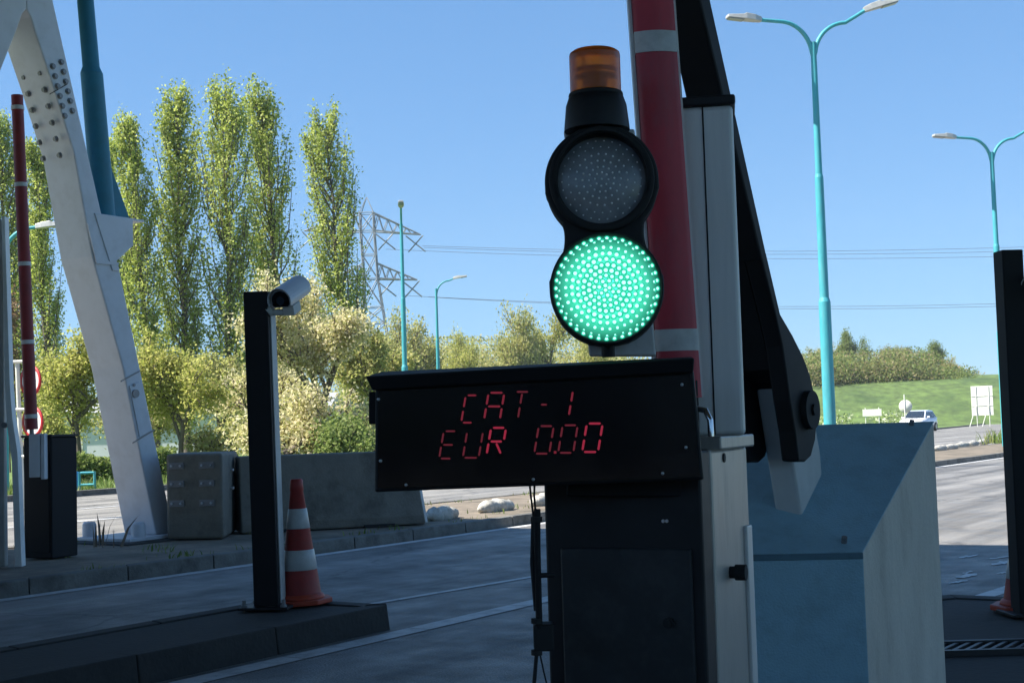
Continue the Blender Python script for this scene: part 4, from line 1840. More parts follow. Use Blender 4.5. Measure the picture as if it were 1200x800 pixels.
# sloping hood over the panel
b = MB()
hp0, hp1 = duv(429, 432, 0.13), duv(813, 415, 0.13)
hf0, hf1 = duv(428, 441, -0.022), duv(812, 421, -0.022)
hg0, hg1 = duv(435, 457, -0.012), duv(811, 437, -0.012)
hh0, hh1 = duv(435, 457, 0.13), duv(811, 437, 0.13)
b.add([hp0, hf0, hg0, hh0, hp1, hf1, hg1, hh1], [(0, 1, 2, 3), (7, 6, 5, 4), (0, 4, 5, 1), (1, 5, 6, 2), (2, 6, 7, 3), (3, 7, 4, 0)])
dpart(b, 'display_hood', 'black_post', tk, 0.003)
b = MB()
b.prism(outline([(426, 458), (426, 497), (436, 497), (436, 458)], 0.03), (0, 0.05, 0))
dpart(b, 'hinge', 'black_post', tk, 0.003)
for px, py in ((441.5, 467.5), (444.5, 540), (475, 568), (625, 561), (775, 553.5), (798, 451), (802, 523.5)):
    b = MB()
    c = duv(px, py, -0.001)
    b.lathe([(0.0032, 0.0), (0.0032, 0.002), (0.0015, 0.0035), (0, 0.0036)], c, 10, 'Y')
    dpart(b, 'screw', 'screw', case)
# chromed handle bow on the right end
b = MB()
h0 = [duv(813, 478, 0.05), duv(826, 481, 0.035), duv(831, 492, 0.03), duv(832, 511, 0.03)]
b.tube(h0, 0.006, 10)
dpart(b, 'handle', 'chrome', tk)

# seven segment lettering
emit_mat('led_bright', (1.0, 0.05, 0.13), 0.125)
emit_mat('led_mid', (1.0, 0.06, 0.13), 0.075)
emit_mat('led_dim', (1.0, 0.08, 0.15), 0.048)
SEG = {'a': ((0, 1), (1, 1)), 'b': ((1, 1), (1, .5)), 'c': ((1, .5), (1, 0)), 'd': ((0, 0), (1, 0)), 'e': ((0, .5), (0, 0)),
       'f': ((0, 1), (0, .5)), 'g': ((0, .5), (1, .5)), 'k': ((0.45, .5), (1, 0)), 't': ((.5, 1), (.5, .5)), 'u': ((.5, .5), (.5, 0))}


def glyph(box, segs, m, wd=2.5):
    wd *= 0.85
    x0, y0, x1, y1 = box          # px of an upright cell: left/top/right/bottom (slant added)
    sl_ = 0.17 * (y1 - y0)
    b = MB()
    for s in segs:
        (ax, ay), (bx_, by) = SEG[s]
        P0 = (x0 + ax * (x1 - x0 - sl_) + sl_ * ay, y1 - ay * (y1 - y0))
        P1 = (x0 + bx_ * (x1 - x0 - sl_) + sl_ * by, y1 - by * (y1 - y0))
        dx, dy = P1[0] - P0[0], P1[1] - P0[1]
        L = math.hypot(dx, dy)
        ux, uy = dx / L, dy / L
        g_ = 1.9
        q = []
        for t, w_ in ((g_, 0), (g_ + 1.2, wd / 2), (L - g_ - 1.2, wd / 2), (L - g_, 0), (L - g_ - 1.2, -wd / 2), (g_ + 1.2, -wd / 2)):
            q.append((P0[0] + ux * t - uy * w_, P0[1] + uy * t + ux * w_))
        b.prism([duv(x, y, -0.0016) for x, y in q], (0, 0.0012, 0))
    return dpart(b, 'led_character', m, panel)


glyph((540, 463, 560, 495), 'adef', 'led_mid')
glyph((567, 460, 591, 492), 'abcefg', 'led_mid', 2.8)
glyph((598, 459, 621, 491), 'atu', 'led_dim')
glyph((629, 458, 646, 490), 'g', 'led_dim')
glyph((662, 457, 676, 488), 'tu', 'led_mid', 2.8)
glyph((514, 505, 535, 537), 'adefg', 'led_dim', 2.4)
glyph((542, 505, 566, 536), 'bcdef', 'led_dim', 2.4)
glyph((570, 501, 593, 533), 'abefgk', 'led_bright', 3.0)
glyph((626, 499, 649, 531), 'abcdef', 'led_dim', 2.6)
glyph((654, 498, 677, 530), 'abcdef', 'led_dim', 2.6)
glyph((682, 496, 706, 529), 'abcdef', 'led_bright', 3.0)
b = MB()
b.prism([duv(x, y, -0.0016) for x, y in ((649, 528), (652, 528), (652, 531), (649, 531))], (0, 0.0012, 0))
dpart(b, 'led_point', 'led_mid', panel)

# support bracket from display down to the terminal
b = MB()
b.prism(outline([(660, 470), (660, 585), (800, 585), (800, 470)], 0.132), (0, 0.10, 0))
dpart(b, 'neck', 'black_post', tk, 0.004)

# hanging cables and the conduit beside the terminal
wl = thing('cable_conduit', Vector(at_y(628, 740, 2.70)), 'black cable bundle and conduit hanging beside the toll terminal', 'cable')
wo = wl.location.copy()


def wp(px, py, dy=0.0):
    return at_y(px, py, 2.70 + dy) - wo


b = MB()
b.tube([wp(620.5, 564), wp(622, 580), wp(625, 605), wp(627, 640)], 0.0022, 8)
b.tube([wp(626.5, 564), wp(626, 580), wp(628, 605), wp(630, 640)], 0.0022, 8)
b.tube([wp(625, 605, 0.004), wp(623.5, 660, 0.004), wp(628, 715, 0.004)], 0.0045, 8)
b.tube([wp(632, 762), wp(638, 790), wp(648, 830)], 0.0018, 6)
b.tube([wp(629, 762), wp(626, 800), wp(624, 900), wp(628, 1100)], 0.004, 8)
b.build('cable', 'black_rubber', wl)
b = MB()
b.tube([wp(629.5, 596), wp(629.5, 640), wp(631, 700), wp(632, 736)], 0.0068, 12)
b.build('conduit', 'black_post', wl)
for y in (608, 727, 764):
    b = MB()
    b.cyl(wp(629, y - 3), wp(629, y + 3), 0.011, n=12)
    if y == 608:
        b.cyl(wp(629, 608.5), wp(622, 608), 0.004, n=8)
    b.build('clip', 'black_rubber', wl)
b = MB()
b.cyl(wp(632, 674), wp(650, 673), 0.005, n=8)
b.build('standoff', 'black_rubber', wl)
b = MB()
c = wp(637, 745, 0.02)
b.box(c, (0.040, 0.05, 0.052))
b.build('junction_box', 'black_rubber', wl, 0.004)

# ------------------------------------------------------------------ traffic signal on the display
YQ = 2.70
KQ = YQ / FPX
sc_ = at_y(708, 275, YQ)
rzs = math.atan2(-sc_.x, sc_.y) * 0.9
sig = thing('traffic_signal', at_y(713, 415, YQ + 0.03), 'black two lens signal with lit green LED lens standing on the display', 'traffic signal', rzs)
so_ = sig.location.copy()


def sl3(px, py, y=0.0):
    p = at_y(px, py, YQ)
    q = Matrix.Rotation(-rzs, 3, 'Z') @ (p - so_)
    return Vector((q.x, q.y + y - 0.0, q.z))


U, Lo = sl3(705, 211.5), sl3(711, 338)
RU, RL = 67.5 * KQ, 67.5 * KQ
ax = (U - Lo)
Dst = math.hypot(ax.x, ax.z)
tilt_s = math.atan2(ax.x, ax.z)
# figure-of-eight outline
pts = []
neck = 47 * KQ
half_d = Dst / 2
# blend: angle where the fillet touches; sampled implicitly
na = 44
for i in range(na):
    a = math.pi * 2 * i / na
    pass
right = []
n = 60
for i in range(n + 1):
    z = -half_d - RL + (2 * half_d + RL + RU) * i / n
    r1 = math.sqrt(max(0, RL ** 2 - (z + half_d) ** 2))
    r2 = math.sqrt(max(0, RU ** 2 - (z - half_d) ** 2))
    x = max(r1, r2)
    # smooth waist
    wst = neck + (z ** 2) * 4.6
    if abs(z) < half_d:
        x = max(x, min(wst, RL))
    right.append((x, z))
out8 = right + [(-x, z) for x, z in right[::-1] if x > 1e-6]
out8 = [p for k, p in enumerate(out8) if k == 0 or (abs(p[0] - out8[k - 1][0]) + abs(p[1] - out8[k - 1][1])) > 1e-6]
ctr8 = (U + Lo) / 2
cs, sn = math.cos(tilt_s), math.sin(tilt_s)


def s8(x, z, y):
    return Vector((ctr8.x + x * cs + z * sn, ctr8.y + y, ctr8.z - x * sn + z * cs))


b = MB()
b.prism([s8(x, z, 0.0) for x, z in out8], (0, 0.085, 0))
b.build('housing', 'black_rubber', sig, 0.008, 3)
b = MB()
b.prism([sl3(x, y, 0.0865) for x, y in ((659, 142), (745, 140), (771, 414), (690, 414))], (0, 0.05, 0))
b.build('back_box', 'boom_white', sig, 0.004)
b = MB()
b.cyl(sl3(712.5, 396, 0.04), sl3(713, 417, 0.04), 0.0135, n=16)
b.build('mounting_stem', 'black_post', sig)


def bezel(c, r_in, r_out, name='bezel'):
    m = MB()
    m.lathe([(r_out, -0.002), (r_out, 0.014), (r_out * 0.985, 0.018), (r_in * 1.03, 0.018), (r_in, 0.010), (r_in, -0.002)], c, 56, 'Y', True, False)
    return m.build(name, 'black_rubber', sig)


bezel(U, 52 * KQ, 62 * KQ)
bezel(Lo, 62.5 * KQ, 66.5 * KQ)
# short visor over the unlit lens
m = MB()
ri, ro = 54 * KQ, 57 * KQ
nn = 40
for i in range(nn):
    a0 = math.pi * (-0.12 + 1.24 * i / nn)
    a1 = math.pi * (-0.12 + 1.24 * (i + 1) / nn)
    dep = lambda a: 0.018 + 0.028 * max(0.0, math.sin(a))
    q = []
    for a in (a0, a1):
        for r, y in ((ri, -0.018), (ro, -0.018), (ro, -dep(a)), (ri, -dep(a))):
            q.append((U.x + r * math.cos(a), U.y + y, U.z + r * math.sin(a)))
    m.add(q, [(0, 1, 2, 3), (7, 6, 5, 4), (0, 4, 5, 1), (1, 5, 6, 2), (2, 6, 7, 3), (3, 7, 4, 0)])
m.build('visor', 'black_rubber', sig)
mat('dead_lens', (0.24, 0.25, 0.26), 0.22, var=0.35, scale=18, dirt=(0.24, 0.26, 0.27), dirt_amt=0.45, dscale=14)
m = MB()
m.lathe([(52 * KQ, 0.0), (44 * KQ, 0.007), (28 * KQ, 0.011), (10 * KQ, 0.013), (0, 0.0132)], U, 56, 'Y')
lens = m.build('lens', 'dead_lens', sig)
mat('led_cap', (0.9, 0.9, 0.9), 0.2)
RINGS = [(0.05, 3), (0.14, 7), (0.235, 13), (0.335, 19), (0.44, 24), (0.55, 28), (0.66, 31), (0.77, 34), (0.875, 37), (0.955, 40)]
m = MB()
for k, (r, cnt) in enumerate(((0.0, 1), (0.16, 8), (0.30, 14), (0.45, 18), (0.61, 22), (0.78, 26), (0.93, 30))):
    for i in range(cnt):
        a = 2 * math.pi * i / cnt + k * 0.7
        rr = r * 50 * KQ
        yy = -0.0135 + 0.0125 * r ** 2
        c = Vector((U.x + rr * math.cos(a), U.y + yy - 0.0015, U.z + rr * math.sin(a)))
        m.lathe([(1.3 * KQ, 0.0), (0.9 * KQ, 0.0009), (0, 0.0012)], c, 8, 'Y')
m.build('led_array', 'led_cap', lens)

# the lit lens: glowing green disc with a whitish point for every diode
g = bpy.data.materials.new('green_lens')
g.use_nodes = True
nt = g.node_tree
bs = nt.nodes['Principled BSDF']
bs.inputs['Base Color'].default_value = (0.0, 0.06, 0.04, 1)
bs.inputs['Roughness'].default_value = 0.25
bs.inputs['Emission Color'].default_value = (0.07, 0.80, 0.50, 1)
bs.inputs['Emission Strength'].default_value = 0.22
MATS['green_lens'] = g
emit_mat('green_halo', (0.02, 1.0, 0.60), 0.27)
emit_mat('green_led', (0.34, 1.0, 0.80), 1.0)
tcg = nt.nodes.new('ShaderNodeTexCoord')
dg = nt.nodes.new('ShaderNodeVectorMath')
dg.operation = 'DISTANCE'
dg.inputs[1].default_value = Lo
nt.links.new(tcg.outputs['Object'], dg.inputs[0])
mg = nt.nodes.new('ShaderNodeMapRange')
mg.inputs['From Min'].default_value = 0.0
mg.inputs['From Max'].default_value = 62 * KQ
mg.inputs['To Min'].default_value = 1.35
mg.inputs['To Max'].default_value = 0.056
nt.links.new(dg.outputs['Value'], mg.inputs['Value'])
nt.links.new(mg.outputs['Result'], bs.inputs['Emission Strength'])
m = MB()
m.lathe([(62.5 * KQ, 0.0), (54 * KQ, 0.007), (34 * KQ, 0.011), (12 * KQ, 0.013), (0, 0.0132)], Lo, 64, 'Y')
lens = m.build('lens', 'green_lens', sig)
m1, m2 = MB(), MB()
for k, (r, cnt) in enumerate(RINGS):
    for i in range(cnt):
        a = 2 * math.pi * i / cnt + k * 0.31
        rr = r * 62 * KQ
        yy = -0.0136 + 0.0132 * r ** 2.3
        c = Vector((Lo.x + rr * math.cos(a), Lo.y + yy, Lo.z + rr * math.sin(a)))
        big = (2.3 if r < 0.3 else 2.6) * random.uniform(0.9, 1.08)
        if r > 0.93:
            big = 2.0
        m1.lathe([(big * 1.6 * KQ, 0.0006), (big * 0.9 * KQ, 0.0012), (0, 0.0013)], c, 14, 'Y')
        m2.lathe([(big * 0.88 * KQ, 0.0014), (big * 0.5 * KQ, 0.0022), (0, 0.0025)], c, 12, 'Y')
m1.build('led_glow', 'green_halo', lens)
m2.build('led_array', 'green_led', lens)

# amber beacon on top
am = bpy.data.materials.new('amber')
am.use_nodes = True
nt = am.node_tree
bs = nt.nodes['Principled BSDF']
bs.inputs['Base Color'].default_value = (1.0, 0.20, 0.012, 1)
bs.inputs['Roughness'].default_value = 0.3
bs.inputs['Transmission Weight'].default_value = 0.6
bs.inputs['IOR'].default_value = 1.45
MATS['amber'] = am
bpos = sl3(699.5, 146, 0.06)
bea = thing('beacon_lamp', so_ + Matrix.Rotation(rzs, 3, 'Z') @ bpos, 'amber cylindrical beacon on a black tapered base above the signal', 'beacon', rzs)
K6 = (YQ + 0.06) / FPX
b = MB()
b.lathe([(39 * K6, 0.0), (38.5 * K6, 6 * K6), (36 * K6, 30 * K6), (32.5 * K6, 40 * K6), (30.5 * K6, 43 * K6)], n=36)
b.build('base', 'black_paint', bea)
b = MB()
prof = [(30.8 * K6, 43.2 * K6)]
for k in range(13):
    z = (45 + k * 3.7) * K6
    prof.append((30.4 * K6, z))
    prof.append((30.1 * K6, z + 1.8 * K6))
prof += [(29.5 * K6, 93 * K6), (26 * K6, 95.5 * K6), (0, 96 * K6)]
b.lathe(prof, n=40)
b.build('dome', 'amber', bea)
b = MB()
b.lathe([(10 * K6, 43.5 * K6), (10 * K6, 60 * K6), (19 * K6, 62 * K6), (19 * K6, 74 * K6), (8 * K6, 76 * K6), (0, 77 * K6)], n=20)
b.build('reflector', 'chrome', bea)
b = MB()
b.lathe([(32 * K6, 40.6 * K6), (32.6 * K6, 42 * K6), (32 * K6, 44.5 * K6), (30.9 * K6, 45 * K6)], n=36)
b.build('collar', 'black_rubber', bea)

# ------------------------------------------------------------------ boom, aluminium column
YB = 2.92
b0 = at_y(798, 466, YB)
b1 = at_y(765, 0, YB)
boom = thing('barrier_boom', b0, 'raised faded red boom with grey bands right of the signal', 'barrier boom')
d = b1 - b0
wb = 49 / FPX * YB


def bq(f, u, v):
    """point on the boom: fraction along, across, depth"""
    return d * f + Vector((u, v, 0))


def slab(f0, f1, u0, u1, v0, v1):
    m = MB()
    ns = 8
    pr = []
    for f in (f0, f1):
        for i in range(ns * 2 + 2):
            if i <= ns:
                t = i / ns
                pr.append(bq(f, u0 + (u1 - u0) * t, v0 - 0.012 * math.sin(math.pi * t)))
            else:
                t = 1 - (i - ns - 1) / ns
                pr.append(bq(f, u0 + (u1 - u0) * t, v1 + 0.012 * math.sin(math.pi * t)))
    k = 2 * ns + 2
    m.add(pr, [(i, (i + 1) % k, k + (i + 1) % k, k + i) for i in range(k)], True)
    m.add(pr[:k], [tuple(range(k))])
    m.add(pr[k:], [tuple(range(k))])
    return m


slab(0.0, 2.6, -wb / 2, wb / 2, 0, 0.045).build('boom', 'boom_red', boom)
for y0, y1 in ((412, 387), (63, 38), (-285, -310)):
    slab((466 - y0) / 466, (466 - y1) / 466, -wb / 2 - 0.001, wb / 2 + 0.001, -0.002, 0.047).build('grey_band', 'boom_white', boom)
m = MB()
m.hexa([bq(0, -wb / 2 - 0.009, 0.01), bq(0, -wb / 2 - 0.002, 0.01), bq(0, -wb / 2 - 0.002, 0.035), bq(0, -wb / 2 - 0.009, 0.035)],
       [bq(2.6, -wb / 2 - 0.009, 0.01), bq(2.6, -wb / 2 - 0.002, 0.01), bq(2.6, -wb / 2 - 0.002, 0.035), bq(2.6, -wb / 2 - 0.009, 0.035)])
m.build('edge_profile', 'alu', boom)
m = MB()
m.hexa([bq(0.0, wb / 2 + 0.001, 0.012), bq(0.0, wb / 2 + 0.006, 0.012), bq(0.0, wb / 2 + 0.006, 0.033), bq(0.0, wb / 2 + 0.001, 0.033)],
       [bq(2.6, wb / 2 + 0.001, 0.012), bq(2.6, wb / 2 + 0.006, 0.012), bq(2.6, wb / 2 + 0.006, 0.033), bq(2.6, wb / 2 + 0.001, 0.033)])
m.build('edge_profile', 'alu', boom)
m = MB()
zb = kz + 0.026 - b0.z
m.box((0, 0.03, (zb + 0.02) / 2), (0.075, 0.07, abs(zb) + 0.06))
m.build('clamp', 'black_paint', boom, 0.005)

YA = 3.06
ca_r0 = at_y(873, 511, YA)
ca_r1 = at_y(856.5, 131, YA)
WA = 0.17
acol = thing('aluminium_column', Vector((ca_r0.x - WA / 2 + 0.0, YA, kz + 0.026)), 'grooved aluminium column with black cap behind the red boom', 'column', rad(-9))
hA = ca_r1.z - (kz + 0.026)
m = MB()
dp = 0.12
m.box((0, 0, hA / 2), (WA, dp, hA))
m.build('profile', 'alu', acol, 0.010, 3)
m = MB()
m.box((WA / 2 - 0.066, -dp / 2, hA / 2), (0.0035, 0.004, hA - 0.004))
m.build('groove', 'black_post', acol)
m = MB()
m.box((0, 0.001, hA + 0.011), (WA + 0.012, dp + 0.014, 0.022))
m.build('cap', 'black_paint', acol, 0.004)
m = MB()
m.box((WA / 2 + 0.004, -dp * 0.42, hA + 0.012), (0.006, 0.014, 0.012))
m.build('label_clip', 'boom_white', acol)

# ------------------------------------------------------------------ blue plinth, pivot stand and the black arm
F_ = at_y(1011, 648, 4.15)
aF = across(F_)
B_ = at_across(1094.5, 495, aF)
Bl = at_y(790, 504, B_.y)
Bl.z = B_.z
Fl = at_y(770, 657, 4.22)
Fl.z = F_.z
pl = thing('concrete_plinth', Vector((F_.x, F_.y, HI)), 'sloping blue topped concrete plinth behind the toll terminal', 'plinth')
o_ = Vector((F_.x, F_.y, HI))


def L_(p, z=None):
    return Vector((p.x, p.y, p.z if z is None else z)) - o_


b = MB()
b.hexa([L_(Fl, HI), L_(F_, HI), L_(B_, HI), L_(Bl, HI)], [L_(Fl), L_(F_), L_(B_), L_(Bl)])
body = b.build('body', 'plinth_grey', pl, 0.008)
nrm_top = (B_ - F_).cross(Bl - B_).normalized()
if nrm_top.z < 0:
    nrm_top = -nrm_top
ins = 0.0
# painted steel skins on the slope and the front, a few millimetres proud
b = MB()
e_ = [L_(Fl), L_(F_), L_(B_), L_(Bl)]
b.hexa([v + nrm_top * 0.0015 for v in e_], [v + nrm_top * 0.006 for v in e_])
b.build('sloping_top', 'plinth_blue', pl, 0.002)
b = MB()
ff = (L_(F_) - L_(Fl)).normalized()
fn = Vector((ff.y, -ff.x, 0))
q = [L_(Fl, HI), L_(F_, HI), L_(F_) - Vector((0, 0, 0.003)), L_(Fl) - Vector((0, 0, 0.003))]
b.hexa([q[0] + fn * 0.006, q[1] + fn * 0.006, q[1] + fn * 0.002, q[0] + fn * 0.002],
       [q[3] + fn * 0.006, q[2] + fn * 0.006, q[2] + fn * 0.002, q[3] + fn * 0.002])
b.build('front_panel', 'plinth_blue', pl, 0.002)
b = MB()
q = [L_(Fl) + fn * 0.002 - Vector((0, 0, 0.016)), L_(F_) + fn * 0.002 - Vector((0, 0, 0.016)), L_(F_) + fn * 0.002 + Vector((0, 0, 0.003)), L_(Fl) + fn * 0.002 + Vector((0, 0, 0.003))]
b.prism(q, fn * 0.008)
b.build('edge_shade', 'plinth_edge_shade', pl, 0.002)  # dark bar drawn as the rim's shadow, also covers the seam
m = MB()
for px, py in ((989, 636), (1068, 499)):
    # lifting pins on the slope
    d_ = ray(px, py)
    tpl = (F_ - EYE).dot(nrm_top) / d_.dot(nrm_top)
    p = EYE + d_ * tpl - o_
    m.cyl(p, p + nrm_top * 0.022, 0.009, n=10)
m.build('lifting_pin', 'bolt_steel', pl)


def on_top(px, py):
    d_ = ray(px, py)
    tpl = (F_ - EYE).dot(nrm_top) / d_.dot(nrm_top)
    return EYE + d_ * tpl


# grey pivot stand: a plate in the plane of the road direction
g0 = on_top(907, 607)
g1 = on_top(940, 603)
g1.z = g0.z
wst = 0.088
Yst = g0.y
aS = across(g1) - wst / 2
g0 = road(aS, along(g0), g0.z)
st = thing('pivot_stand', g0, 'pale grey pivot post holding the black arm on the blue slope', 'stand')
st.rotation_euler = (0, 0, ROADROT)
# local: x across (+ towards us/right), y along
piv = at_across(926, 476, aS + wst / 2)
l0 = along(g0)


def stl(p):
    return Vector((0, along(p) - l0, p.z - g0.z))


nf = at_across(940, 606, aS + wst / 2)
farp = on_top(964, 556)
back_l = along(farp) - l0
zf, zb_ = nf.z - g0.z, farp.z - g0.z
pv = stl(piv)
tz = at_across(914, 443, aS).z - g0.z
b = MB()
oo = []
for px, py in ((940, 607), (964, 557), (962, 530), (955, 490), (944, 462), (935, 449), (927, 444), (921, 445.5), (918, 450), (917, 458)):
    p = at_across(px, py, aS + wst * 0.5)
    oo.append(Vector((wst * 0.5, along(p) - l0, p.z - g0.z)))
b.prism(oo, (-wst, 0, 0))
b.build('post', 'grey_stand', st, 0.012, 3)
# black arm: two cheeks round the stand, joined above it, and a long beam
armt = thing('swing_arm', Vector((g0.x, g0.y, g0.z)) + NR * (wst * 0.0), 'black swing arm rising from the grey pivot post past the aluminium column', 'barrier arm')
armt.location = g0 + Vector((0, 0, pv.z))
armt.location = Vector((g0.x, g0.y, 0)) + DR * pv.y + Vector((0, 0, g0.z + pv.z))
armt.rotation_euler = (0, 0, ROADROT)
ao = armt.location.copy()
xw = wst * 0.5
XR, XL = xw + 0.060, -xw - 0.050
aRt = aS + XR


def arl(px, py):
    p = at_across(px, py, aRt)
    return Vector((0, along(p) - along(ao), p.z - ao.z))


back = [(944, 541), (951, 534), (956, 515), (957.5, 495), (955, 462), (950, 440), (942, 418), (929, 392), (915, 368), (898, 295)]
front = [(936, 540), (932, 505), (926, 470), (922, 440), (917, 405), (908, 365), (892, 300)]
oc = [arl(*q) for q in back] + [arl(*q) for q in front[::-1]]
for x0, x1 in ((XR, xw + 0.004), (-xw - 0.004, XL)):
    m = MB()
    m.prism([v + Vector((x0, 0, 0)) for v in oc], (x1 - x0, 0, 0))
    m.build('cheek', 'black_post', armt, 0.006)
m = MB()
q = [arl(923, 432), arl(935, 446), arl(944, 464), arl(954, 466), arl(949, 441), arl(942, 418), arl(929, 392), arl(915, 368), arl(898, 295), arl(892, 300), arl(908, 365), arl(917, 405)]
m.prism([v + Vector((-xw - 0.0035, 0, 0)) for v in q], (wst + 0.007, 0, 0))
m.build('web', 'black_post', armt)
m = MB()
f0, k0 = arl(893, 306), arl(899, 299)
f1, k1 = arl(820, 0), arl(833, 0)
ext = 2.2
f1 = f0 + (f1 - f0) * ext
k1 = k0 + (k1 - k0) * ext
xl1, xr1 = -0.050, 0.050
V_ = lambda v, x: v + Vector((x, 0, 0))
m.add([V_(f0, XR - 0.125), V_(f0, XR), V_(k0, XR), V_(k0, XR - 0.125), V_(f1, XR - 0.085), V_(f1, XR - 0.0), V_(k1, XR - 0.0), V_(k1, XR - 0.085)],
      [(0, 1, 2, 3), (7, 6, 5, 4), (0, 4, 5, 1), (1, 5, 6, 2), (2, 6, 7, 3), (3, 7, 4, 0)])
m.build('beam', 'black_post', armt, 0.008)
hubp = arl(946, 480)
m = MB()
m.cyl(V_(hubp, XR), V_(hubp, XR + 0.02), 0.06, n=28)
m.cyl(V_(hubp, XR + 0.02), V_(hubp, XR + 0.028), 0.02, n=6, smooth=False)
m.build('hub', 'black_rubber', armt)

# ------------------------------------------------------------------ things on the far right
def roadsign_back(px, Y, label):
    base = ground_at(px + 0.5, Y)
    t = thing('round_sign', base, label, 'road sign', rad(-22))
    c = at_y(px, 476, Y)
    m = MB()
    m.cyl((0, 0.03, -0.03), (c.x - base.x - 0.05, 0.03, at_y(px, 462, Y).z), 0.045, n=8)
    m.build('post', 'sign_back', t)
    m = MB()
    m.lathe([(7.6 / FPX * Y, 0), (7.6 / FPX * Y, 0.03), (0, 0.031)], (c.x - base.x, 0.07, c.z), 28, 'Y')
    m.build('disc', 'sign_back', t)
    return t


roadsign_back(1061, 98, 'back of a round sign on a post behind the white car')
Yb = 128
bb = ground_at(1150, Yb)
bs_ = thing('direction_board', bb, 'back of a large pale direction board on legs before the embankment', 'road sign', rad(-30))
x0, z1 = (at_y(1139, 452.5, Yb).x - bb.x) * 1.15, at_y(1150, 452, Yb).z
x1, z0 = (at_y(1162, 486, Yb).x - bb.x) * 1.15, at_y(1150, 486.5, Yb).z
m = MB()
m.box(((x0 + x1) / 2, 0, (z0 + z1) / 2), (x1 - x0, 0.06, z1 - z0))
m.build('board', 'sign_back', bs_)
for f in (0.24, 0.82):
    x = x0 + (x1 - x0) * f
    m = MB()
    m.cyl((x, -0.07, -0.05), (x, -0.07, z1 - 0.05), 0.04, n=8)
    m.build('post', 'sign_back', bs_)
    m = MB()
    m.cyl((x - 0.55, -0.9, -0.05), (x - 0.05, -0.09, z0 + 0.9), 0.035, n=8)
    m.build('strut', 'sign_back', bs_)
m = MB()
for f in (0.33, 0.66):
    z = z0 + (z1 - z0) * f
    m.box(((x0 + x1) / 2, -0.055, z), (x1 - x0, 0.05, 0.05))
m.build('rail', 'sign_back', bs_)
Ys = 104
ss = ground_at(1023, Ys)
s_ = thing('small_board', ss, 'small wide pale sign board on two posts left of the white car', 'road sign', rad(-22))
m = MB()
a_, b_2 = at_y(1012, 479.5, Ys), at_y(1034, 487, Ys)
m.box((0, 0, (a_.z + b_2.z) / 2), (b_2.x - a_.x, 0.05, a_.z - b_2.z))
m.build('board', 'sign_back', s_)
for k in (-1, 1):
    m = MB()
    m.cyl((k * 0.5, 0.06, -0.03), (k * 0.5, 0.06, a_.z + 0.12), 0.035, n=8)
    m.build('post', 'sign_back', s_)

# white car
cpx, cY = 1077, 104
cp_ = ground_at(cpx, cY, 0.0)
car = thing('parked_car', cp_, 'small white car on the far road above the blue plinth', 'car', rad(-35))


def sect(pts, x0, x1):
    pass


m = MB()
# body: stations along y (front at -y), each a cross-section (half width, z low, z shoulder)
stn = [(-2.12, 0.70, 0.36, 0.62), (-2.02, 0.82, 0.26, 0.80), (-1.2, 0.90, 0.22, 0.96), (-0.7, 0.91, 0.22, 1.00), (0.9, 0.91, 0.22, 1.02),
       (1.7, 0.88, 0.24, 1.02), (2.05, 0.80, 0.30, 0.92), (2.12, 0.72, 0.38, 0.80)]
vs, fs = [], []
for y, hw_, zl, zs in stn:
    mid = zl + (zs - zl) * 0.55
    vs += [(-hw_ * 0.92, y, zl), (hw_ * 0.92, y, zl), (hw_, y, mid), (hw_ * 0.93, y, zs), (0, y, zs + 0.03), (-hw_ * 0.93, y, zs), (-hw_, y, mid)]
k = 7
for i in range(len(stn) - 1):
    for j in range(k):
        fs.append((i * k + j, i * k + (j + 1) % k, (i + 1) * k + (j + 1) % k, (i + 1) * k + j))
fs += [tuple(range(k))[::-1], tuple(range((len(stn) - 1) * k, len(stn) * k))]
m.add(vs, fs, True)
m.build('body', 'car_white', car)
m = MB()
cs_ = [(-1.0, 0.80, 0.98, 0.99), (-0.25, 0.66, 1.52, 1.50), (0.4, 0.66, 1.60, 1.55), (1.35, 0.64, 1.56, 1.50), (2.0, 0.72, 1.02, 1.0)]
vs = []
fs = []
for y, hw_, z, _ in cs_:
    zb2 = 0.95
    vs += [(-0.84, y, zb2), (0.84, y, zb2), (hw_, y, z), (-hw_, y, z)]
for i in range(len(cs_) - 1):
    for j in range(4):
        fs.append((i * 4 + j, i * 4 + (j + 1) % 4, (i + 1) * 4 + (j + 1) % 4, (i + 1) * 4 + j))
fs += [(3, 2, 1, 0), (16, 17, 18, 19)]
m.add(vs, fs)
m.build('cabin', 'car_white', car, 0.04)
m = MB()
m.add([(-0.72, -0.98, 1.04), (0.72, -0.98, 1.04), (0.60, -0.34, 1.49), (-0.60, -0.34, 1.49)], [(0, 1, 2, 3)])
m.add([(-0.72, -0.95, 1.04), (0.72, -0.95, 1.04), (0.60, -0.31, 1.49), (-0.60, -0.31, 1.49)], [(3, 2, 1, 0)])
m.v = [(x, y - 0.03, z + 0.03) for x, y, z in m.v]
m.build('windscreen', 'car_glass', car)
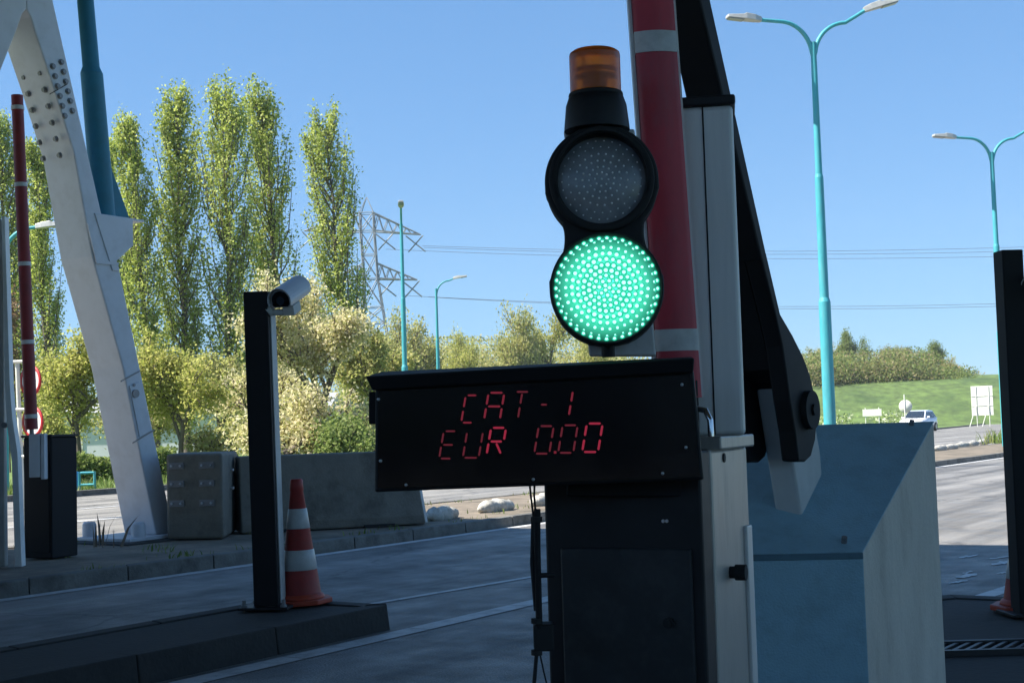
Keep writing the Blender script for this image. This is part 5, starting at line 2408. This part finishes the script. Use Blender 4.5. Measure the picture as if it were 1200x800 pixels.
for sgn in (-1, 1):
    for ya, yb, yc, yd in ((-0.62, 0.32, 0.32, -0.14), (0.40, 1.55, 1.25, 0.40)):
        m = MB()
        q = [Vector((sgn * 0.855, ya, 1.04)), Vector((sgn * 0.855, yb, 1.04)), Vector((sgn * 0.70, yc, 1.46)), Vector((sgn * 0.70, yd, 1.46))]
        m.prism(q, (sgn * 0.012, 0, 0))
        m.build('side_window', 'car_glass', car)
    m = MB()
    m.box((sgn * 0.98, -0.62, 1.06), (0.20, 0.10, 0.14))
    m.build('mirror', 'car_white', car, 0.03)
    m = MB()
    m.box((sgn * 0.62, -2.03, 0.70), (0.34, 0.12, 0.14))
    m.build('headlight', 'headlight', car, 0.03)
    for yw in (-1.32, 1.30):
        m = MB()
        m.lathe([(0.19, -0.10), (0.29, -0.11), (0.325, -0.07), (0.325, 0.07), (0.29, 0.11), (0.19, 0.10)], (0, 0, 0), 24)
        m.v = [(sgn * 0.82 + z, yw + x, 0.325 + y) for x, y, z in m.v]
        wo_ = m.build('wheel', 'tyre', car)
        m = MB()
        m.lathe([(0.20, -0.112), (0.20, 0.112)], (0, 0, 0), 20)
        m.v = [(sgn * 0.82 + z, yw + x, 0.325 + y) for x, y, z in m.v]
        m.build('rim', 'rim', wo_)
m = MB()
m.box((0, -2.10, 0.50), (1.0, 0.06, 0.22))
m.build('grille', 'tyre', car, 0.02)

# ------------------------------------------------------------------ toll canopy overhead and added light blockers (outside the frame)
ZC = 6.25
cot = 1 / math.tan(SUN_EL)
sA = SUN_H.x * NR.x + SUN_H.y * NR.y     # sun, across
sL = SUN_H.x * DR.x + SUN_H.y * DR.y     # sun, along


def canopy_from_shadow(a, l):
    return (a + sA * cot * ZC, l + sL * cot * ZC)


e0_ = canopy_from_shadow(-12.0, 12.3 + 0.14 * (-7.0))
e1_ = canopy_from_shadow(13.0, 12.3 + 0.14 * 18)
cn = thing('toll_canopy', road(0, 0, 0), 'flat white toll plaza roof spanning the lanes', 'canopy')
cn.rotation_euler = (0, 0, ROADROT)
m = MB()
CB = -13
e1_ = canopy_from_shadow(14.0, 12.3 + 0.14 * 19)
k1_ = canopy_from_shadow(-7.1, 12.3 + 0.14 * (-2.1))
q = [(e0_[0], CB), (e1_[0], CB), e1_, k1_, (k1_[0], 9.6), (e0_[0], 9.6)]  # forward step at the left end is added to shade the teal post
m.prism([(a, l, ZC + 0.012) for a, l in q], (0, 0, 0.69))
m.build('roof', 'canopy_white', cn, 0.02)
m = MB()
m.prism([(a, l, ZC) for a, l in q], (0, 0, 0.010))
m.build('soffit', 'soffit_dark', cn)
of = thing('light_block_office', road(0, 0, 0), 'unseen dark clad block added behind the lanes to darken light and reflections', 'building')  # added out of view so the terminal front mirrors something dark
of.rotation_euler = (0, 0, ROADROT)
m = MB()
m.box((2.0, CB - 6.0, 1.8), (44, 5.5, 3.6))
m.build('wall', 'cladding', of, 0.02)
for k in range(6):
    m = MB()
    m.box((-12 + k * 5.6, CB - 3.24, 1.6), (3.0, 0.06, 1.2))
    m.build('window', 'car_glass', of)
bo = thing('light_block_booth', road(-11.0, 4.6, 0.12), 'unseen dark booth added on the pylon island to block bounce light', 'booth')  # added out of view to keep bounced light off the pylon leg
bo.rotation_euler = (0, 0, ROADROT)
m = MB()
m.box((0, 0, 1.35), (1.7, 3.4, 2.7))
m.build('wall', 'cladding', bo, 0.03)
m = MB()
m.box((0, 0, 2.78), (2.1, 4.0, 0.16))
m.build('roof', 'soffit_dark', bo, 0.02)
for sx in (-1, 1):
    m = MB()
    m.box((sx * 0.856, 0.1, 1.6), (0.02, 2.3, 1.0))
    m.build('window', 'car_glass', bo)
for a, l in ((e0_[0] + 0.5, -7.5), (e0_[0] + 0.5, 3.5), (4.5, -7.5), (8.0, 3.0), (-1.75, -7.5)):
    m = MB()
    m.cyl((a, l, 0), (a, l, ZC), 0.16, n=16)
    m.build('column', 'canopy_white', cn)

# ------------------------------------------------------------------ light summer haze
m = MB()
m.box((60, 185, 31), (760, 500, 64.2))
hz = bpy.data.materials.new('haze')
hz.use_nodes = True
n_ = hz.node_tree
n_.nodes.remove(n_.nodes['Principled BSDF'])
pv_ = n_.nodes.new('ShaderNodeVolumePrincipled')
pv_.inputs['Color'].default_value = (0.85, 0.9, 1.0, 1)
pv_.inputs['Density'].default_value = 0.00028
n_.links.new(pv_.outputs['Volume'], n_.nodes['Material Output'].inputs['Volume'])
MATS['haze'] = hz
tag(m.build('haze', 'haze'), kind='stuff')
